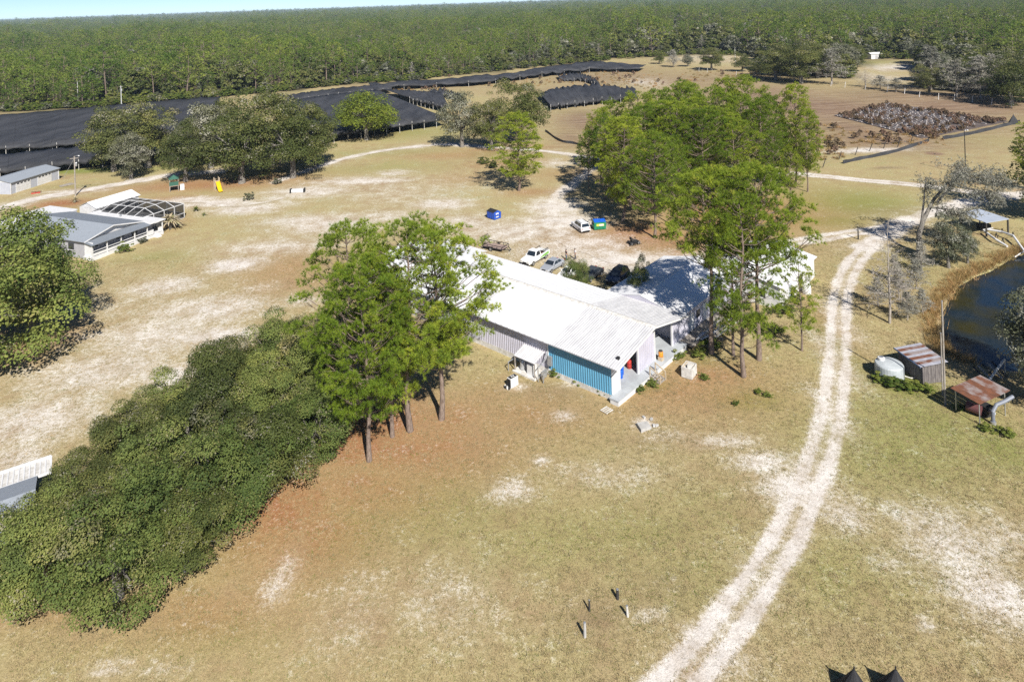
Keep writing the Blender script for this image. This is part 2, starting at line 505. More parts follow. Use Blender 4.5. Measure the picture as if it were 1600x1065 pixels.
# ground material
def ground_material():
    m, nt, b = new_mat('ground')
    P = nt.nodes.new('ShaderNodeNewGeometry').outputs['Position']
    def at(n):
        a = nt.nodes.new('ShaderNodeAttribute')
        a.attribute_name = n
        return a.outputs['Fac']
    big = noise(nt, 0.045, 5, 0.55, P)
    mid = noise(nt, 0.35, 6, 0.65, P)
    fine = noise(nt, 2.6, 8, 0.7, P, 0.4)
    tiny = noise(nt, 11.0, 4, 0.75, P)
    # dry grass
    c = ramp(nt, mth(nt, 'ADD', mth(nt, 'MULTIPLY', big, 0.45), mth(nt, 'MULTIPLY', mid, 0.55)),
             [(0.34, (0.32, 0.225, 0.13)), (0.46, (0.365, 0.295, 0.155)), (0.56, (0.37, 0.315, 0.155)), (0.66, (0.29, 0.275, 0.11))])
    gf = mth(nt, 'MULTIPLY', at('green'), mth(nt, 'ADD', mth(nt, 'MULTIPLY', fine, 1.3), 0.1), True)
    c = mixc(nt, gf, c, (0.20, 0.225, 0.055))
    sf = mth(nt, 'MULTIPLY', at('straw'), mth(nt, 'ADD', mth(nt, 'MULTIPLY', mid, 1.6), 0.05), True)
    c = mixc(nt, mth(nt, 'MULTIPLY', sf, 0.95), c, (0.305, 0.138, 0.064))
    ef = mth(nt, 'MULTIPLY', at('earth'), mth(nt, 'ADD', mth(nt, 'MULTIPLY', fine, 1.2), 0.2), True)
    mp = nt.nodes.new('ShaderNodeMapping')
    mp.inputs['Rotation'].default_value = (0, 0, rad(28))
    mp.inputs['Scale'].default_value = (0.05, 0.55, 1.0)
    nt.links.new(P, mp.inputs['Vector'])
    furrow = noise(nt, 1.0, 5, 0.65, mp.outputs[0])
    c = mixc(nt, ef, c, ramp(nt, furrow, [(0.32, (0.12, 0.08, 0.06)), (0.5, (0.225, 0.15, 0.10)), (0.66, (0.33, 0.245, 0.165))]))
    c = mixc(nt, mth(nt, 'MULTIPLY', at('sand'), mth(nt, 'ADD', mth(nt, 'MULTIPLY', mid, 1.1), 0.0), True), c, (0.50, 0.44, 0.365))
    # sand breaking through in flecks
    mix2 = mth(nt, 'ADD', mth(nt, 'MULTIPLY', fine, 0.62), mth(nt, 'MULTIPLY', mid, 0.38))
    s = mth(nt, 'ADD', at('sand'), mth(nt, 'MULTIPLY', mth(nt, 'SUBTRACT', mix2, 0.5), 3.4))
    s = mth(nt, 'ADD', s, mth(nt, 'MULTIPLY', mth(nt, 'SUBTRACT', tiny, 0.5), 1.1))
    s = mth(nt, 'ADD', mth(nt, 'MULTIPLY', mth(nt, 'SUBTRACT', s, 0.56), 1.35), 0.5, True)
    sandc = ramp(nt, mid, [(0.3, (0.45, 0.395, 0.34)), (0.5, (0.62, 0.58, 0.54)), (0.65, (0.71, 0.68, 0.645))])
    c = mixc(nt, mth(nt, 'MULTIPLY', s, 0.86), c, sandc)
    # blades and crumbs
    dk = ramp(nt, tiny, [(0.32, (0.52, 0.5, 0.46)), (0.5, (1, 1, 1)), (0.7, (1.22, 1.2, 1.14))])
    c = mixc(nt, 0.75, c, mixc(nt, 1.0, c, dk, 'MULTIPLY'))
    dk2 = ramp(nt, fine, [(0.3, (0.68, 0.66, 0.6)), (0.5, (1, 1, 1)), (0.7, (1.12, 1.12, 1.1))])
    c = mixc(nt, 0.8, c, mixc(nt, 1.0, c, dk2, 'MULTIPLY'))
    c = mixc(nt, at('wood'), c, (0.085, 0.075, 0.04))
    nt.links.new(c, b.inputs['Base Color'])
    b.inputs['Roughness'].default_value = 0.95
    b.inputs['Specular IOR Level'].default_value = 0.1
    bn = nt.nodes.new('ShaderNodeBump')
    bn.inputs['Strength'].default_value = 0.55
    bn.inputs['Distance'].default_value = 0.12
    nt.links.new(mth(nt, 'ADD', fine, mth(nt, 'MULTIPLY', tiny, 0.5)), bn.inputs['Height'])
    nt.links.new(bn.outputs[0], b.inputs['Normal'])
    return m
GROUND = ground_material()

def axis(lo, hi, step, far_lo, far_hi, grow=1.16):
    a = list(np.arange(lo, hi + 1e-6, step))
    s, x = step, hi
    while x < far_hi:
        s *= grow
        x += s
        a.append(x)
    s, x, pre = step, lo, []
    while x > far_lo:
        s *= grow
        x -= s
        pre.append(x)
    return np.array(pre[::-1] + a)

def ground_z(X, Y):
    z = 0.05 * np.sin(X * 0.31 + 1.3) * np.sin(Y * 0.23) + 0.03 * np.sin(X * 0.9 + Y * 0.7)
    z *= np.clip((260 - Y) / 60, 0, 1)
    sel = (X > 35) & (X < 150) & (Y > 60) & (Y < 140)
    if sel.any():
        ins = inside_poly(X[sel], Y[sel], POND)
        d = dist_polyline(X[sel], Y[sel], POND + POND[:1])
        sd = np.where(ins, -d, d)
        z2 = np.clip((sd - 0.8) / 2.6, -1, 0) * 1.3
        z[sel] += z2
    return z

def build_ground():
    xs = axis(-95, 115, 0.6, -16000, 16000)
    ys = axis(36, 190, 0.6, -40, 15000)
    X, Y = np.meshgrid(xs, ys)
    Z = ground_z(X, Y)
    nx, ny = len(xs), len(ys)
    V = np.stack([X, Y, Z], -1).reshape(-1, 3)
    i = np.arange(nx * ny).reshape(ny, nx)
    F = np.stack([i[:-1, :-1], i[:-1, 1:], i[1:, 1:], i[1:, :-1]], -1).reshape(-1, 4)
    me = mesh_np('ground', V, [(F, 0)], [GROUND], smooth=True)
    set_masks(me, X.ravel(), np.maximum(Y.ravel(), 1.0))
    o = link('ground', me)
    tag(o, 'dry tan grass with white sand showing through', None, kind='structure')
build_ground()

def build_tracks():
    for n, (name, label, pts, hw, rut, s) in enumerate(TRACKS):
        half = (rut / 2 + hw * 1.5) if rut else hw * 1.25
        P, prevs = [], None
        dense = []
        for a, b in zip(pts[:-1], pts[1:]):
            k = max(1, int((b - a).length / 0.7))
            dense += [a.lerp(b, q / k) for q in range(k)]
        dense.append(pts[-1])
        cols = max(5, int(half * 2 / 0.3))
        rng = random.Random(n)
        for i, p in enumerate(dense):
            d = (dense[min(i + 1, len(dense) - 1)] - dense[max(i - 1, 0)]).normalized()
            s_ = Vector((d.y, -d.x, 0))
            wob = half * (1 + 0.10 * math.sin(i * 0.7) + rng.uniform(-0.08, 0.08))
            for c in range(cols + 1):
                P.append(p + s_ * (wob * (2 * c / cols - 1)))
        X, Y = np.array([p.x for p in P]), np.array([p.y for p in P])
        Z = ground_z(X, Y) + 0.012 + 0.004 * n
        i = np.arange(len(dense) * (cols + 1)).reshape(len(dense), cols + 1)
        F = np.stack([i[:-1, :-1], i[:-1, 1:], i[1:, 1:], i[1:, :-1]], -1).reshape(-1, 4)
        me = mesh_np(name, np.stack([X, Y, Z], -1), [(F, 0)], [GROUND], smooth=True)
        set_masks(me, X, Y)
        tag(link(name, me), label, None, kind='structure')
build_tracks()

# pond
def build_pond():
    m, nt, b = new_mat('pond_water')
    P = nt.nodes.new('ShaderNodeNewGeometry').outputs['Position']
    b.inputs['Base Color'].default_value = rgb((0.020, 0.022, 0.014))
    b.inputs['Roughness'].default_value = 0.06
    b.inputs['IOR'].default_value = 1.33
    nt.links.new(ramp(nt, noise(nt, 0.16, 3, 0.5, P), [(0.46, (0.010, 0.020, 0.032)), (0.66, (0.030, 0.028, 0.010))]), b.inputs['Base Color'])
    bn = nt.nodes.new('ShaderNodeBump')
    bn.inputs['Strength'].default_value = 0.12
    bn.inputs['Distance'].default_value = 0.05
    nt.links.new(noise(nt, 1.6, 4, 0.6, P), bn.inputs['Height'])
    nt.links.new(bn.outputs[0], b.inputs['Normal'])
    pts = smooth_line(POND, 4)
    c = sum(pts, Vector()) / len(pts)
    P = [c + (p - c) * 1.0 for p in pts]
    o = MB().poly([(p.x, p.y, -0.62) for p in P]).build('pond_water', m)
    tag(o, 'dark still pond water with brown shallows', None, kind='structure')
build_pond()

# ------------------------------------------------------------------ foliage materials
PINE = leaf_mat('pine_needles', [(0.0, (0.100, 0.155, 0.018)), (0.45, (0.205, 0.285, 0.028)), (0.8, (0.31, 0.365, 0.040)), (1.0, (0.39, 0.36, 0.075))], 0.28, 0.6, (0.30, 0.36, 0.04), 0.10, 0.35)
OAK = leaf_mat('oak_leaves', [(0.0, (0.050, 0.070, 0.018)), (0.5, (0.105, 0.128, 0.032)), (0.85, (0.175, 0.175, 0.048)), (0.93, (0.19, 0.18, 0.10)), (1.0, (0.30, 0.29, 0.23))], 0.25, 0.65, (0.16, 0.20, 0.03))
DARKOAK = leaf_mat('dark_oak_leaves', [(0.0, (0.075, 0.112, 0.028)), (0.4, (0.145, 0.19, 0.046)), (0.75, (0.22, 0.245, 0.062)), (0.9, (0.27, 0.25, 0.09)), (1.0, (0.30, 0.28, 0.20))], 0.26, 0.65, (0.12, 0.17, 0.03))
LIME = leaf_mat('bright_leaves', [(0.0, (0.075, 0.12, 0.012)), (0.5, (0.15, 0.21, 0.018)), (1.0, (0.25, 0.27, 0.03))], 0.30, 0.4, (0.32, 0.38, 0.03))
GREYLEAF = leaf_mat('mossy_leaves', [(0.0, (0.06, 0.07, 0.035)), (0.5, (0.13, 0.14, 0.085)), (1.0, (0.30, 0.30, 0.24))], 0.2, 0.7, (0.2, 0.2, 0.1))
MOSS = leaf_mat('grey_moss', [(0.0, (0.20, 0.20, 0.15)), (0.5, (0.32, 0.31, 0.26)), (1.0, (0.45, 0.44, 0.38))], 0.2, 0.9, (0.3, 0.3, 0.22))
REED = leaf_mat('dry_reeds', [(0.0, (0.24, 0.15, 0.06)), (0.5, (0.40, 0.27, 0.11)), (1.0, (0.52, 0.40, 0.20))], 0.25, 0.8, (0.4, 0.3, 0.1))
DRYGRASS = leaf_mat('dry_grass', [(0.0, (0.30, 0.23, 0.12)), (0.5, (0.44, 0.36, 0.21)), (0.8, (0.40, 0.36, 0.18)), (1.0, (0.56, 0.49, 0.32))], 0.3, 0.8, (0.35, 0.28, 0.1))
WEED = leaf_mat('green_weeds', [(0.0, (0.06, 0.10, 0.015)), (0.6, (0.13, 0.18, 0.03)), (1.0, (0.22, 0.24, 0.05))], 0.3, 0.6, (0.25, 0.3, 0.04))
DEAD = leaf_mat('dead_brown_leaves', [(0.0, (0.10, 0.065, 0.045)), (0.5, (0.18, 0.115, 0.075)), (1.0, (0.30, 0.22, 0.15))], 0.2, 0.8, (0.2, 0.1, 0.04))
BARK = mat('pine_bark', (0.26, 0.20, 0.16), (0.12, 0.085, 0.065), 2.2, 0.95, bump=0.8, bscale=9, stretch=(3, 3, 1))
OBARK = mat('oak_bark', (0.25, 0.23, 0.20), (0.11, 0.10, 0.085), 2.5, 0.95, bump=0.7, bscale=10, stretch=(3, 3, 1))
GREYWOOD = mat('weathered_wood', (0.36, 0.33, 0.29), (0.22, 0.19, 0.16), 3.0, 0.95, bump=0.3, bscale=15, stretch=(2, 2, 0.7))
TWIG = mat('grey_twigs', (0.40, 0.36, 0.31), (0.24, 0.21, 0.18), 1.5, 0.95)

def unit(v):
    return v / np.maximum(np.linalg.norm(v, axis=-1, keepdims=True), 1e-9)

def blades(rng, C, D, K, L, Wd, spread=1.0, curl=0.0):
    """K thin triangles from each centre C along its direction D"""
    n = len(C)
    d = unit(D[:, None, :] + spread * unit(rng.normal(size=(n, K, 3))))
    ln = L * rng.uniform(0.65, 1.2, (n, K, 1))
    s = unit(np.cross(d, rng.normal(size=(n, K, 3))))
    base = np.repeat(C[:, None, :], K, 1)
    a = base - s * Wd / 2
    b = base + s * Wd / 2
    t = base + d * ln
    if curl:
        t[..., 2] -= curl * ln[..., 0]
    V = np.stack([a, b, t], 2).reshape(-1, 3)
    F = np.arange(n * K * 3).reshape(-1, 3)
    return V, F

def leaves(rng, C, N, S):
    """one small quad per leaf cluster at C, facing about N"""
    n = len(C)
    nn = unit(N + 0.75 * unit(rng.normal(size=(n, 3))))
    s = unit(np.cross(nn, rng.normal(size=(n, 3))))
    t = np.cross(nn, s)
    sz = S * rng.uniform(0.6, 1.3, (n, 1))
    a = C - s * sz * 0.5
    b = C + t * sz * 0.36 + nn * sz * 0.08
    c = C + s * sz * 0.5
    d = C - t * sz * 0.36 + nn * sz * 0.08
    V = np.stack([a, b, c, d], 1).reshape(-1, 3)
    F = np.arange(n * 4).reshape(-1, 4)
    return V, F

def tube_np(path, radii, n=5):
    m = MB().tube(path, radii, n, cap=False)
    return np.array(m.v), np.array(m.f)

def join_tubes(lst):
    V, F, o = [], [], 0
    for v, f in lst:
        V.append(v)
        F.append(f + o)
        o += len(v)
    return np.concatenate(V), np.concatenate(F)

def pine_arrays(seed, Ht=20.0, cb=0.42, R=4.6, nb=60, sub=3, tufts=14, K=20, L=0.46, Wd=0.042, lean=0.5, tsides=8, rc=0.78, rag=0.14):
    """long-needled pine: ascending limbs carry clumps of needle tufts on a domed, ragged crown"""
    rng = np.random.default_rng(seed)
    zs = np.linspace(0, Ht * 0.94, 9)
    wob = np.cumsum(rng.normal(0, 0.12, (9, 2)), 0) + np.outer(zs / Ht, rng.normal(0, lean, 2))
    wob[0] = 0
    r0 = 0.0145 * Ht
    tubes = [tube_np([(wob[i, 0], wob[i, 1], zs[i]) for i in range(9)], [r0 * (1.25 if i == 0 else 1.0) * (1 - 0.84 * zs[i] / Ht) for i in range(9)], tsides)]
    z0 = cb * Ht
    zc = z0 + 0.46 * (Ht - z0)
    up, dn = Ht - zc, zc - z0
    ph = rng.uniform(0, 6.28, 3)
    C, D, W = [], [], []
    for i in range(nb):
        zz = 1 - 1.80 * (i + rng.random()) / nb
        a = i * 2.39996 + rng.normal(0, 0.3)
        h = math.sqrt(max(0.0, 1 - zz * zz))
        lob = 1 + rag * (math.sin(2 * a + ph[0]) + 0.7 * math.sin(3 * a + ph[1] + 2 * zz))
        rr = rng.uniform(0.80, 1.03) * lob
        if zz < -0.1 and rng.random() < 0.35:
            rr *= rng.uniform(0.45, 0.8)
        bx, by = np.interp(zc, zs, wob[:, 0]), np.interp(zc, zs, wob[:, 1])
        e = np.array([bx + math.cos(a) * h * R * rr, by + math.sin(a) * h * R * rr, zc + zz * (up if zz > 0 else dn) * (0.9 + 0.1 * rr)])
        hd = math.hypot(e[0] - bx, e[1] - by)
        za = min(max(e[2] - hd * rng.uniform(0.35, 0.8), z0 * 0.92), Ht * 0.9)
        p0 = np.array([np.interp(za, zs, wob[:, 0]), np.interp(za, zs, wob[:, 1]), za])
        m = p0 + (e - p0) * 0.5
        m[2] -= 0.10 * hd
        m[:2] += rng.normal(0, 0.06 * hd + 0.01, 2)
        br = 0.0036 * Ht * (0.45 + 0.55 * hd / R)
        tubes.append(tube_np([tuple(p0), tuple(m), tuple(e)], [br, br * 0.7, br * 0.3], 4 if tsides > 5 else 3))
        d = unit((e - np.array([bx, by, zc - 0.3 * dn]))[None])[0]
        for j in range(sub):
            c = e + rng.normal(0, 1, 3) * np.array([0.85, 0.85, 0.4]) * (0.0 if j == 0 else rc * 1.15)
            if j and rng.random() < 0.3:
                c = m + (e - m) * rng.uniform(0.3, 0.9) + rng.normal(0, 0.35, 3)
            if j and tsides > 5:
                tubes.append(tube_np([tuple((m + e) / 2), tuple(c)], [br * 0.35, br * 0.12], 3))
            n = max(2, int(tufts * rng.uniform(0.6, 1.35)))
            o = unit(rng.normal(size=(n, 3)))
            o[:, 2] = np.abs(o[:, 2]) * 0.75 - 0.12
            C.append(c + o * rc * rng.uniform(0.35, 1.1, (n, 1)))
            D.append(o * 0.7 + d * 0.35 + np.array([0, 0, 0.45]))
            W.append(np.full(n, rng.normal(0.42, 0.16)))
    C, D, W = np.concatenate(C), np.concatenate(D), np.concatenate(W)
    V, F = blades(rng, C, D, K, L, Wd, 0.9, 0.10)
    var = np.clip(np.repeat(W + rng.normal(0, 0.1, len(C)), K) + rng.normal(0, 0.06, len(C) * K), 0, 1)
    return join_tubes(tubes), (V, F, var)

def oak_arrays(seed, R=5.0, Ht=8.0, base=0.14, clumps=75, nleaf=20000, S=0.2, trunk=0.35, flat=0.8, limbs=7, moss=0.04, tsides=8, rag=0.25):
    rng = np.random.default_rng(seed)
    tubes = []
    th = Ht * (0.2 + 0.08 * rng.random())
    tubes.append(tube_np([(0, 0, -0.1), (0.05, 0.02, th * 0.5), (rng.normal(0, 0.15), rng.normal(0, 0.15), th)], [trunk * 1.3, trunk, trunk * 0.85], tsides))
    zc = Ht * (base + (1 - base) * 0.38)
    up, dn = Ht - zc, zc - Ht * base
    ph = rng.uniform(0, 6.28, 4)
    # clumps near the crown's surface and a few inside
    d = unit(rng.normal(size=(clumps * 3, 3)))
    d = d[d[:, 2] > -0.75][:clumps]
    ang = np.arctan2(d[:, 1], d[:, 0])
    lob = 1 + rag * (0.55 * np.sin(2 * ang + ph[0]) + 0.5 * np.sin(3 * ang + ph[1]) + 0.4 * np.sin(5 * ang + ph[2]))
    rr = rng.uniform(0.62, 1.0, len(d)) * lob
    cen = d * rr[:, None] * np.array([R, R, 1.0]) * 0.84
    cen[:, 2] = np.where(d[:, 2] > 0, d[:, 2] * rr * up * 0.86, d[:, 2] * rr * dn * 0.8) + zc
    inner = rng.normal(0, 0.33, (clumps // 4, 3)) * np.array([R, R, up]) + np.array([0, 0, zc])
    cen = np.concatenate([cen, inner])
    rc = R * rng.uniform(0.15, 0.33, len(cen))
    cen[:, 2] = np.maximum(cen[:, 2], rc * 0.75)
    for i in range(limbs):
        a = 2 * math.pi * i / limbs + rng.normal(0, 0.25)
        e = np.array([math.cos(a) * R * 0.62, math.sin(a) * R * 0.62, zc + rng.uniform(-0.05, 0.4) * up])
        mpt = np.array([e[0] * 0.45, e[1] * 0.45, th + (e[2] - th) * 0.65])
        tubes.append(tube_np([(0, 0, th * 0.92), tuple(mpt), tuple(e)], [trunk * 0.5, trunk * 0.3, trunk * 0.12], 5))
        near = np.argsort(np.linalg.norm(cen - e, axis=1))[:4]
        for j in near:
            tubes.append(tube_np([tuple(mpt), tuple((mpt + cen[j]) / 2 + rng.normal(0, 0.1, 3)), tuple(cen[j])], [trunk * 0.2, trunk * 0.12, trunk * 0.05], 4))
    wts = rc ** 2
    idx = rng.choice(len(cen), nleaf, p=wts / wts.sum())
    dd = unit(rng.normal(size=(nleaf, 3)))
    dd[:, 2] = np.where(dd[:, 2] < -0.2, -dd[:, 2] * 0.6, dd[:, 2])
    dd = unit(dd)
    shell = rng.uniform(0.62, 1.04, nleaf) ** 0.7
    C = cen[idx] + dd * (rc[idx] * shell)[:, None] * np.array([1, 1, flat])
    C += rng.normal(0, 0.04 * R, (nleaf, 3)) * 0.35
    C[:, 2] = np.maximum(C[:, 2], 0.12)
    V, F = leaves(rng, C, dd + np.array([0, 0, 0.5]), S)
    cv = rng.normal(0.45, 0.2, len(cen))
    var = np.clip(cv[idx] + rng.normal(0, 0.1, nleaf), 0, 0.9)
    if moss:
        mc = rng.choice(len(cen), max(1, len(cen) // 5), replace=False)
        hit = np.isin(idx, mc) & (rng.random(nleaf) < moss * 5)
        var[hit] = rng.uniform(0.9, 1.0, hit.sum())
    return join_tubes(tubes), (V, F, var)

def bare_arrays(seed, Ht=12.0, r0=0.2, cb=0.25, nb=40, R=2.2, moss=0, sub=5, up=0.35):
    """leafless tree: trunk, limbs, twigs and (optionally) hanging moss blades"""
    rng = np.random.default_rng(seed)
    tubes = []
    zs = np.linspace(0, Ht, 8)
    wob = np.cumsum(rng.normal(0, 0.05, (8, 2)), 0)
    wob[0] = 0
    tubes.append(tube_np([(wob[i, 0], wob[i, 1], zs[i]) for i in range(8)], [r0 * (1.2 - 1.12 * zs[i] / Ht) for i in range(8)], 6))
    C = []
    for i in range(nb):
        f = (i + rng.random()) / nb
        z = Ht * (cb + (0.98 - cb) * f)
        a = i * 2.4 + rng.normal(0, 0.4)
        ln = R * (1.1 - 0.85 * f) * rng.uniform(0.6, 1.2)
        d = np.array([math.cos(a), math.sin(a), up + rng.normal(0, 0.2)])
        p0 = np.array([np.interp(z, zs, wob[:, 0]), np.interp(z, zs, wob[:, 1]), z])
        pts = [p0, p0 + d * ln * 0.5 + rng.normal(0, 0.06 * ln, 3), p0 + d * ln + rng.normal(0, 0.1 * ln, 3)]
        br = r0 * 0.22 * (1 - 0.6 * f)
        tubes.append(tube_np([tuple(p) for p in pts], [br * 1.3, br * 0.95, br * 0.6], 4))
        for s in range(sub):
            t = rng.uniform(0.25, 1)
            p = pts[0] + (pts[2] - pts[0]) * t
            td = unit((d * 0.5 + rng.normal(0, 0.7, 3))[None])[0]
            e = p + td * ln * rng.uniform(0.2, 0.5)
            tubes.append(tube_np([tuple(p), tuple(e)], [br * 0.85, br * 0.5], 3))
            C += [e, (p + e) / 2]
    if moss:
        C = np.array(C)
        C = C[rng.integers(0, len(C), moss)] + rng.normal(0, 0.12, (moss, 3))
        V, F = blades(rng, C, np.tile([0, 0, -0.6], (moss, 1)), 3, 0.5, 0.09, 0.8)
        return join_tubes(tubes), (V, F, np.clip(rng.normal(0.5, 0.2, moss * 3), 0, 1))
    return join_tubes(tubes), None

class Proto:
    def __init__(self, name, arr, bark, leaf, height):
        (tv, tf), cr = arr
        self.h = height
        self.trunk = mesh_np(name + '_trunk', tv, [(tf, 0)], [bark], smooth=True)
        self.crown = mesh_np(name + '_crown', cr[0], [(cr[1], 0)], [leaf], cr[2]) if cr else None
        self.arr, self.mats, self.name = arr, (bark, leaf), name
    def joined(self, name):
        (tv, tf), cr = self.arr
        if cr is None:
            me = mesh_np(name, tv, [(tf, 0)], [self.mats[0]], np.zeros(len(tf)))
        else:
            me = mesh_np(name, np.concatenate([tv, cr[0]]), [(tf, 0), (cr[1] + len(tv), 1)], list(self.mats), np.concatenate([np.zeros(len(tf)), cr[2]]))
        return me

def plant(name, label, cat, proto, loc, h, rotz=0.0, wide=1.0, group=None, tilt=0.0, crown_name='crown'):
    t = thing(name, label, cat, loc, rotz, group)
    s = h / proto.h
    t.scale = (s * wide, s * wide, s)
    t.rotation_euler = (tilt, 0, rotz)
    link('trunk', proto.trunk, t)
    if proto.crown:
        link(crown_name, proto.crown, t)
    return t

PN = [Proto('pine%d' % i, pine_arrays(11 + i, cb=c, R=r, nb=b, lean=l), BARK, PINE, 20.0)
      for i, (c, r, b, l) in enumerate([(0.24, 5.6, 105, 0.5), (0.20, 5.8, 120, 0.8), (0.34, 5.2, 80, 0.4), (0.14, 5.2, 120, 0.6), (0.28, 6.2, 105, 0.9), (0.36, 5.4, 84, 0.6), (0.16, 4.6, 58, 0.7), (0.28, 5.8, 76, 0.9), (0.50, 5.4, 84, 0.5)])]
ON = [Proto('oak%d' % i, oak_arrays(31 + i, R=5.0, Ht=8.0, base=0.06, clumps=60, nleaf=38000, S=0.16, rag=0.30, moss=0.05), OBARK, DARKOAK if i < 3 else OAK, 8.0) for i in range(5)]
OM = [Proto('mid_oak%d' % i, oak_arrays(41 + i, R=6.5, Ht=14.0, base=0.05, clumps=80, nleaf=21000, S=0.29, trunk=0.5, rag=0.34, moss=0.07), OBARK, OAK, 14.0) for i in range(4)]
OG = [Proto('grey_oak%d' % i, oak_arrays(51 + i, R=6.5, Ht=14.0, base=0.1, clumps=90, nleaf=11000, S=0.36, trunk=0.5, rag=0.3, moss=0.3), OBARK, GREYLEAF, 14.0) for i in range(2)]
LM = [Proto('round_tree', oak_arrays(61, R=9.0, Ht=15.0, base=0.16, clumps=110, nleaf=15000, S=0.42, trunk=0.55, rag=0.08, moss=0), OBARK, LIME, 15.0)]
BR = [Proto('bare%d' % i, bare_arrays(71 + i, 12.0, 0.13, 0.18, 64, 2.6, moss=m, sub=9), TWIG, MOSS, 12.0) for i, m in enumerate((900, 0, 1500))]
SH = [Proto('shrub%d' % i, oak_arrays(81 + i, R=2.0, Ht=3.4, base=0.02, clumps=26, nleaf=3000, S=0.26, trunk=0.09, rag=0.5, moss=0), OBARK, lm, 3.4) for i, lm in enumerate((OAK, GREYLEAF, WEED))]
FPINE = leaf_mat('forest_pine_needles', [(0.0, (0.085, 0.132, 0.026)), (0.45, (0.17, 0.24, 0.042)), (0.8, (0.25, 0.31, 0.058)), (1.0, (0.32, 0.33, 0.09))], 0.32, 0.65, (0.24, 0.32, 0.04), 0.14, 0.6)
FP = [Proto('far_pine%d' % i, pine_arrays(101 + i, h, c, r, b, 2, 4, 4, 0.95, 0.30, 0.5, 5, 0.85, 0.3), BARK, FPINE, h) for i, (h, c, r, b) in enumerate([(17.0, 0.38, 4.2, 34), (15.0, 0.22, 4.8, 42), (18.0, 0.48, 4.4, 30), (13.0, 0.14, 4.2, 44)])]
FO = [Proto('far_oak%d' % i, oak_arrays(121 + i, R=5.5, Ht=12.0, base=0.08, clumps=50, nleaf=2400, S=0.9, trunk=0.35, rag=0.3, moss=0.06, tsides=5), OBARK, OAK if i < 2 else GREYLEAF, 12.0) for i in range(3)]
FB = [Proto('far_bare', bare_arrays(131, 12.0, 0.22, 0.2, 34, 3.4, moss=350, sub=4), TWIG, MOSS, 12.0)]

# ------------------------------------------------------------------ the trees one by one
def base_h(px, py, top):
    """height of a tree standing at a survey point whose top is seen at photograph row top"""
    dx = px - PX0
    vb = (py - PY0) * CR + dx * SR
    vt = (top - PY0) * CR + dx * SR
    return CAM_H * (1 - vt / vb)

def put(name, label, cat, protos, k, px, py, top, wide=1.0, rot=None, group=None, tilt=0.0):
    p = protos[k % len(protos)]
    return plant(name, label, cat, p, G(px, py), base_h(px, py, top), rot if rot is not None else (px * 0.37 + py * 0.11) % 6.28, wide, group, tilt)

gL = 'tall pines left of the barn'
put('pine_tree', 'pine nearest the oak thicket, trunk leaning, at the barn\'s near side', 'tree', PN, 1, 577, 720, 415, 0.85, 0.6, gL)
put('pine_tree', 'short-trunked pine second from the oak thicket beside the barn', 'tree', PN, 6, 613, 682, 420, 0.85, 2.4, gL)
put('pine_tree', 'pine with long bare trunk in front of the barn\'s long wall', 'tree', PN, 7, 641, 673, 348, 0.95, 4.4, gL)
put('pine_tree', 'wide airy pine closest to the equipment lean-to on the barn wall', 'tree', PN, 4, 690, 655, 358, 1.0, 1.5, gL)
put('pine_tree', 'dense pine at the back of the group left of the barn', 'tree', PN, 0, 556, 630, 350, 0.85, 3.3, gL)
gR = 'tall pines by the white wing'
put('pine_tree', 'leftmost pine in front of the white wing by the lumber', 'tree', PN, 8, 1112, 552, 268, 0.90, 0.3, gR)
put('pine_tree', 'thin pine just behind the leftmost one before the white wing', 'tree', PN, 6, 1146, 556, 345, 0.75, 2.0, gR)
put('pine_tree', 'tall thick pine whose foot is lowest before the white wing', 'tree', PN, 6, 1162, 588, 300, 0.85, 3.1, gR)
put('pine_tree', 'tall airy pine close behind the thick pine before the white wing', 'tree', PN, 8, 1186, 562, 260, 0.88, 5.0, gR)
put('pine_tree', 'slim young pine standing alone near the white track', 'tree', PN, 6, 1253, 548, 396, 0.72, 1.0, gR)
gM = 'pine grove beyond the parking area'
grove = [(973, 346, 185, 1, 1.05), (1023, 372, 208, 0, 0.95), (1010, 318, 165, 4, 0.95), (945, 312, 182, 3, 0.75), (1060, 330, 160, 2, 1.0), (1100, 335, 172, 1, 0.9), (1065, 290, 132, 0, 1.05),
         (1120, 300, 138, 4, 0.95), (1000, 280, 146, 2, 0.95), (960, 272, 158, 0, 0.8), (1150, 330, 185, 3, 0.95), (1190, 310, 160, 1, 0.9), (1175, 270, 120, 2, 0.85), (1135, 258, 124, 3, 0.8),
         (1242, 292, 135, 0, 0.72), (1262, 300, 172, 2, 0.62), (1215, 330, 205, 4, 0.7), (1030, 262, 142, 1, 0.8), (1085, 262, 128, 3, 0.8), (1235, 335, 230, 3, 0.6), (1050, 352, 215, 3, 0.7), (920, 300, 205, 3, 0.7), (985, 325, 190, 3, 0.9), (1040, 308, 160, 3, 0.9), (1085, 312, 155, 1, 0.9), (1130, 318, 168, 3, 0.9), (1165, 300, 150, 3, 0.85), (1205, 290, 150, 3, 0.75), (940, 290, 170, 1, 0.8)]
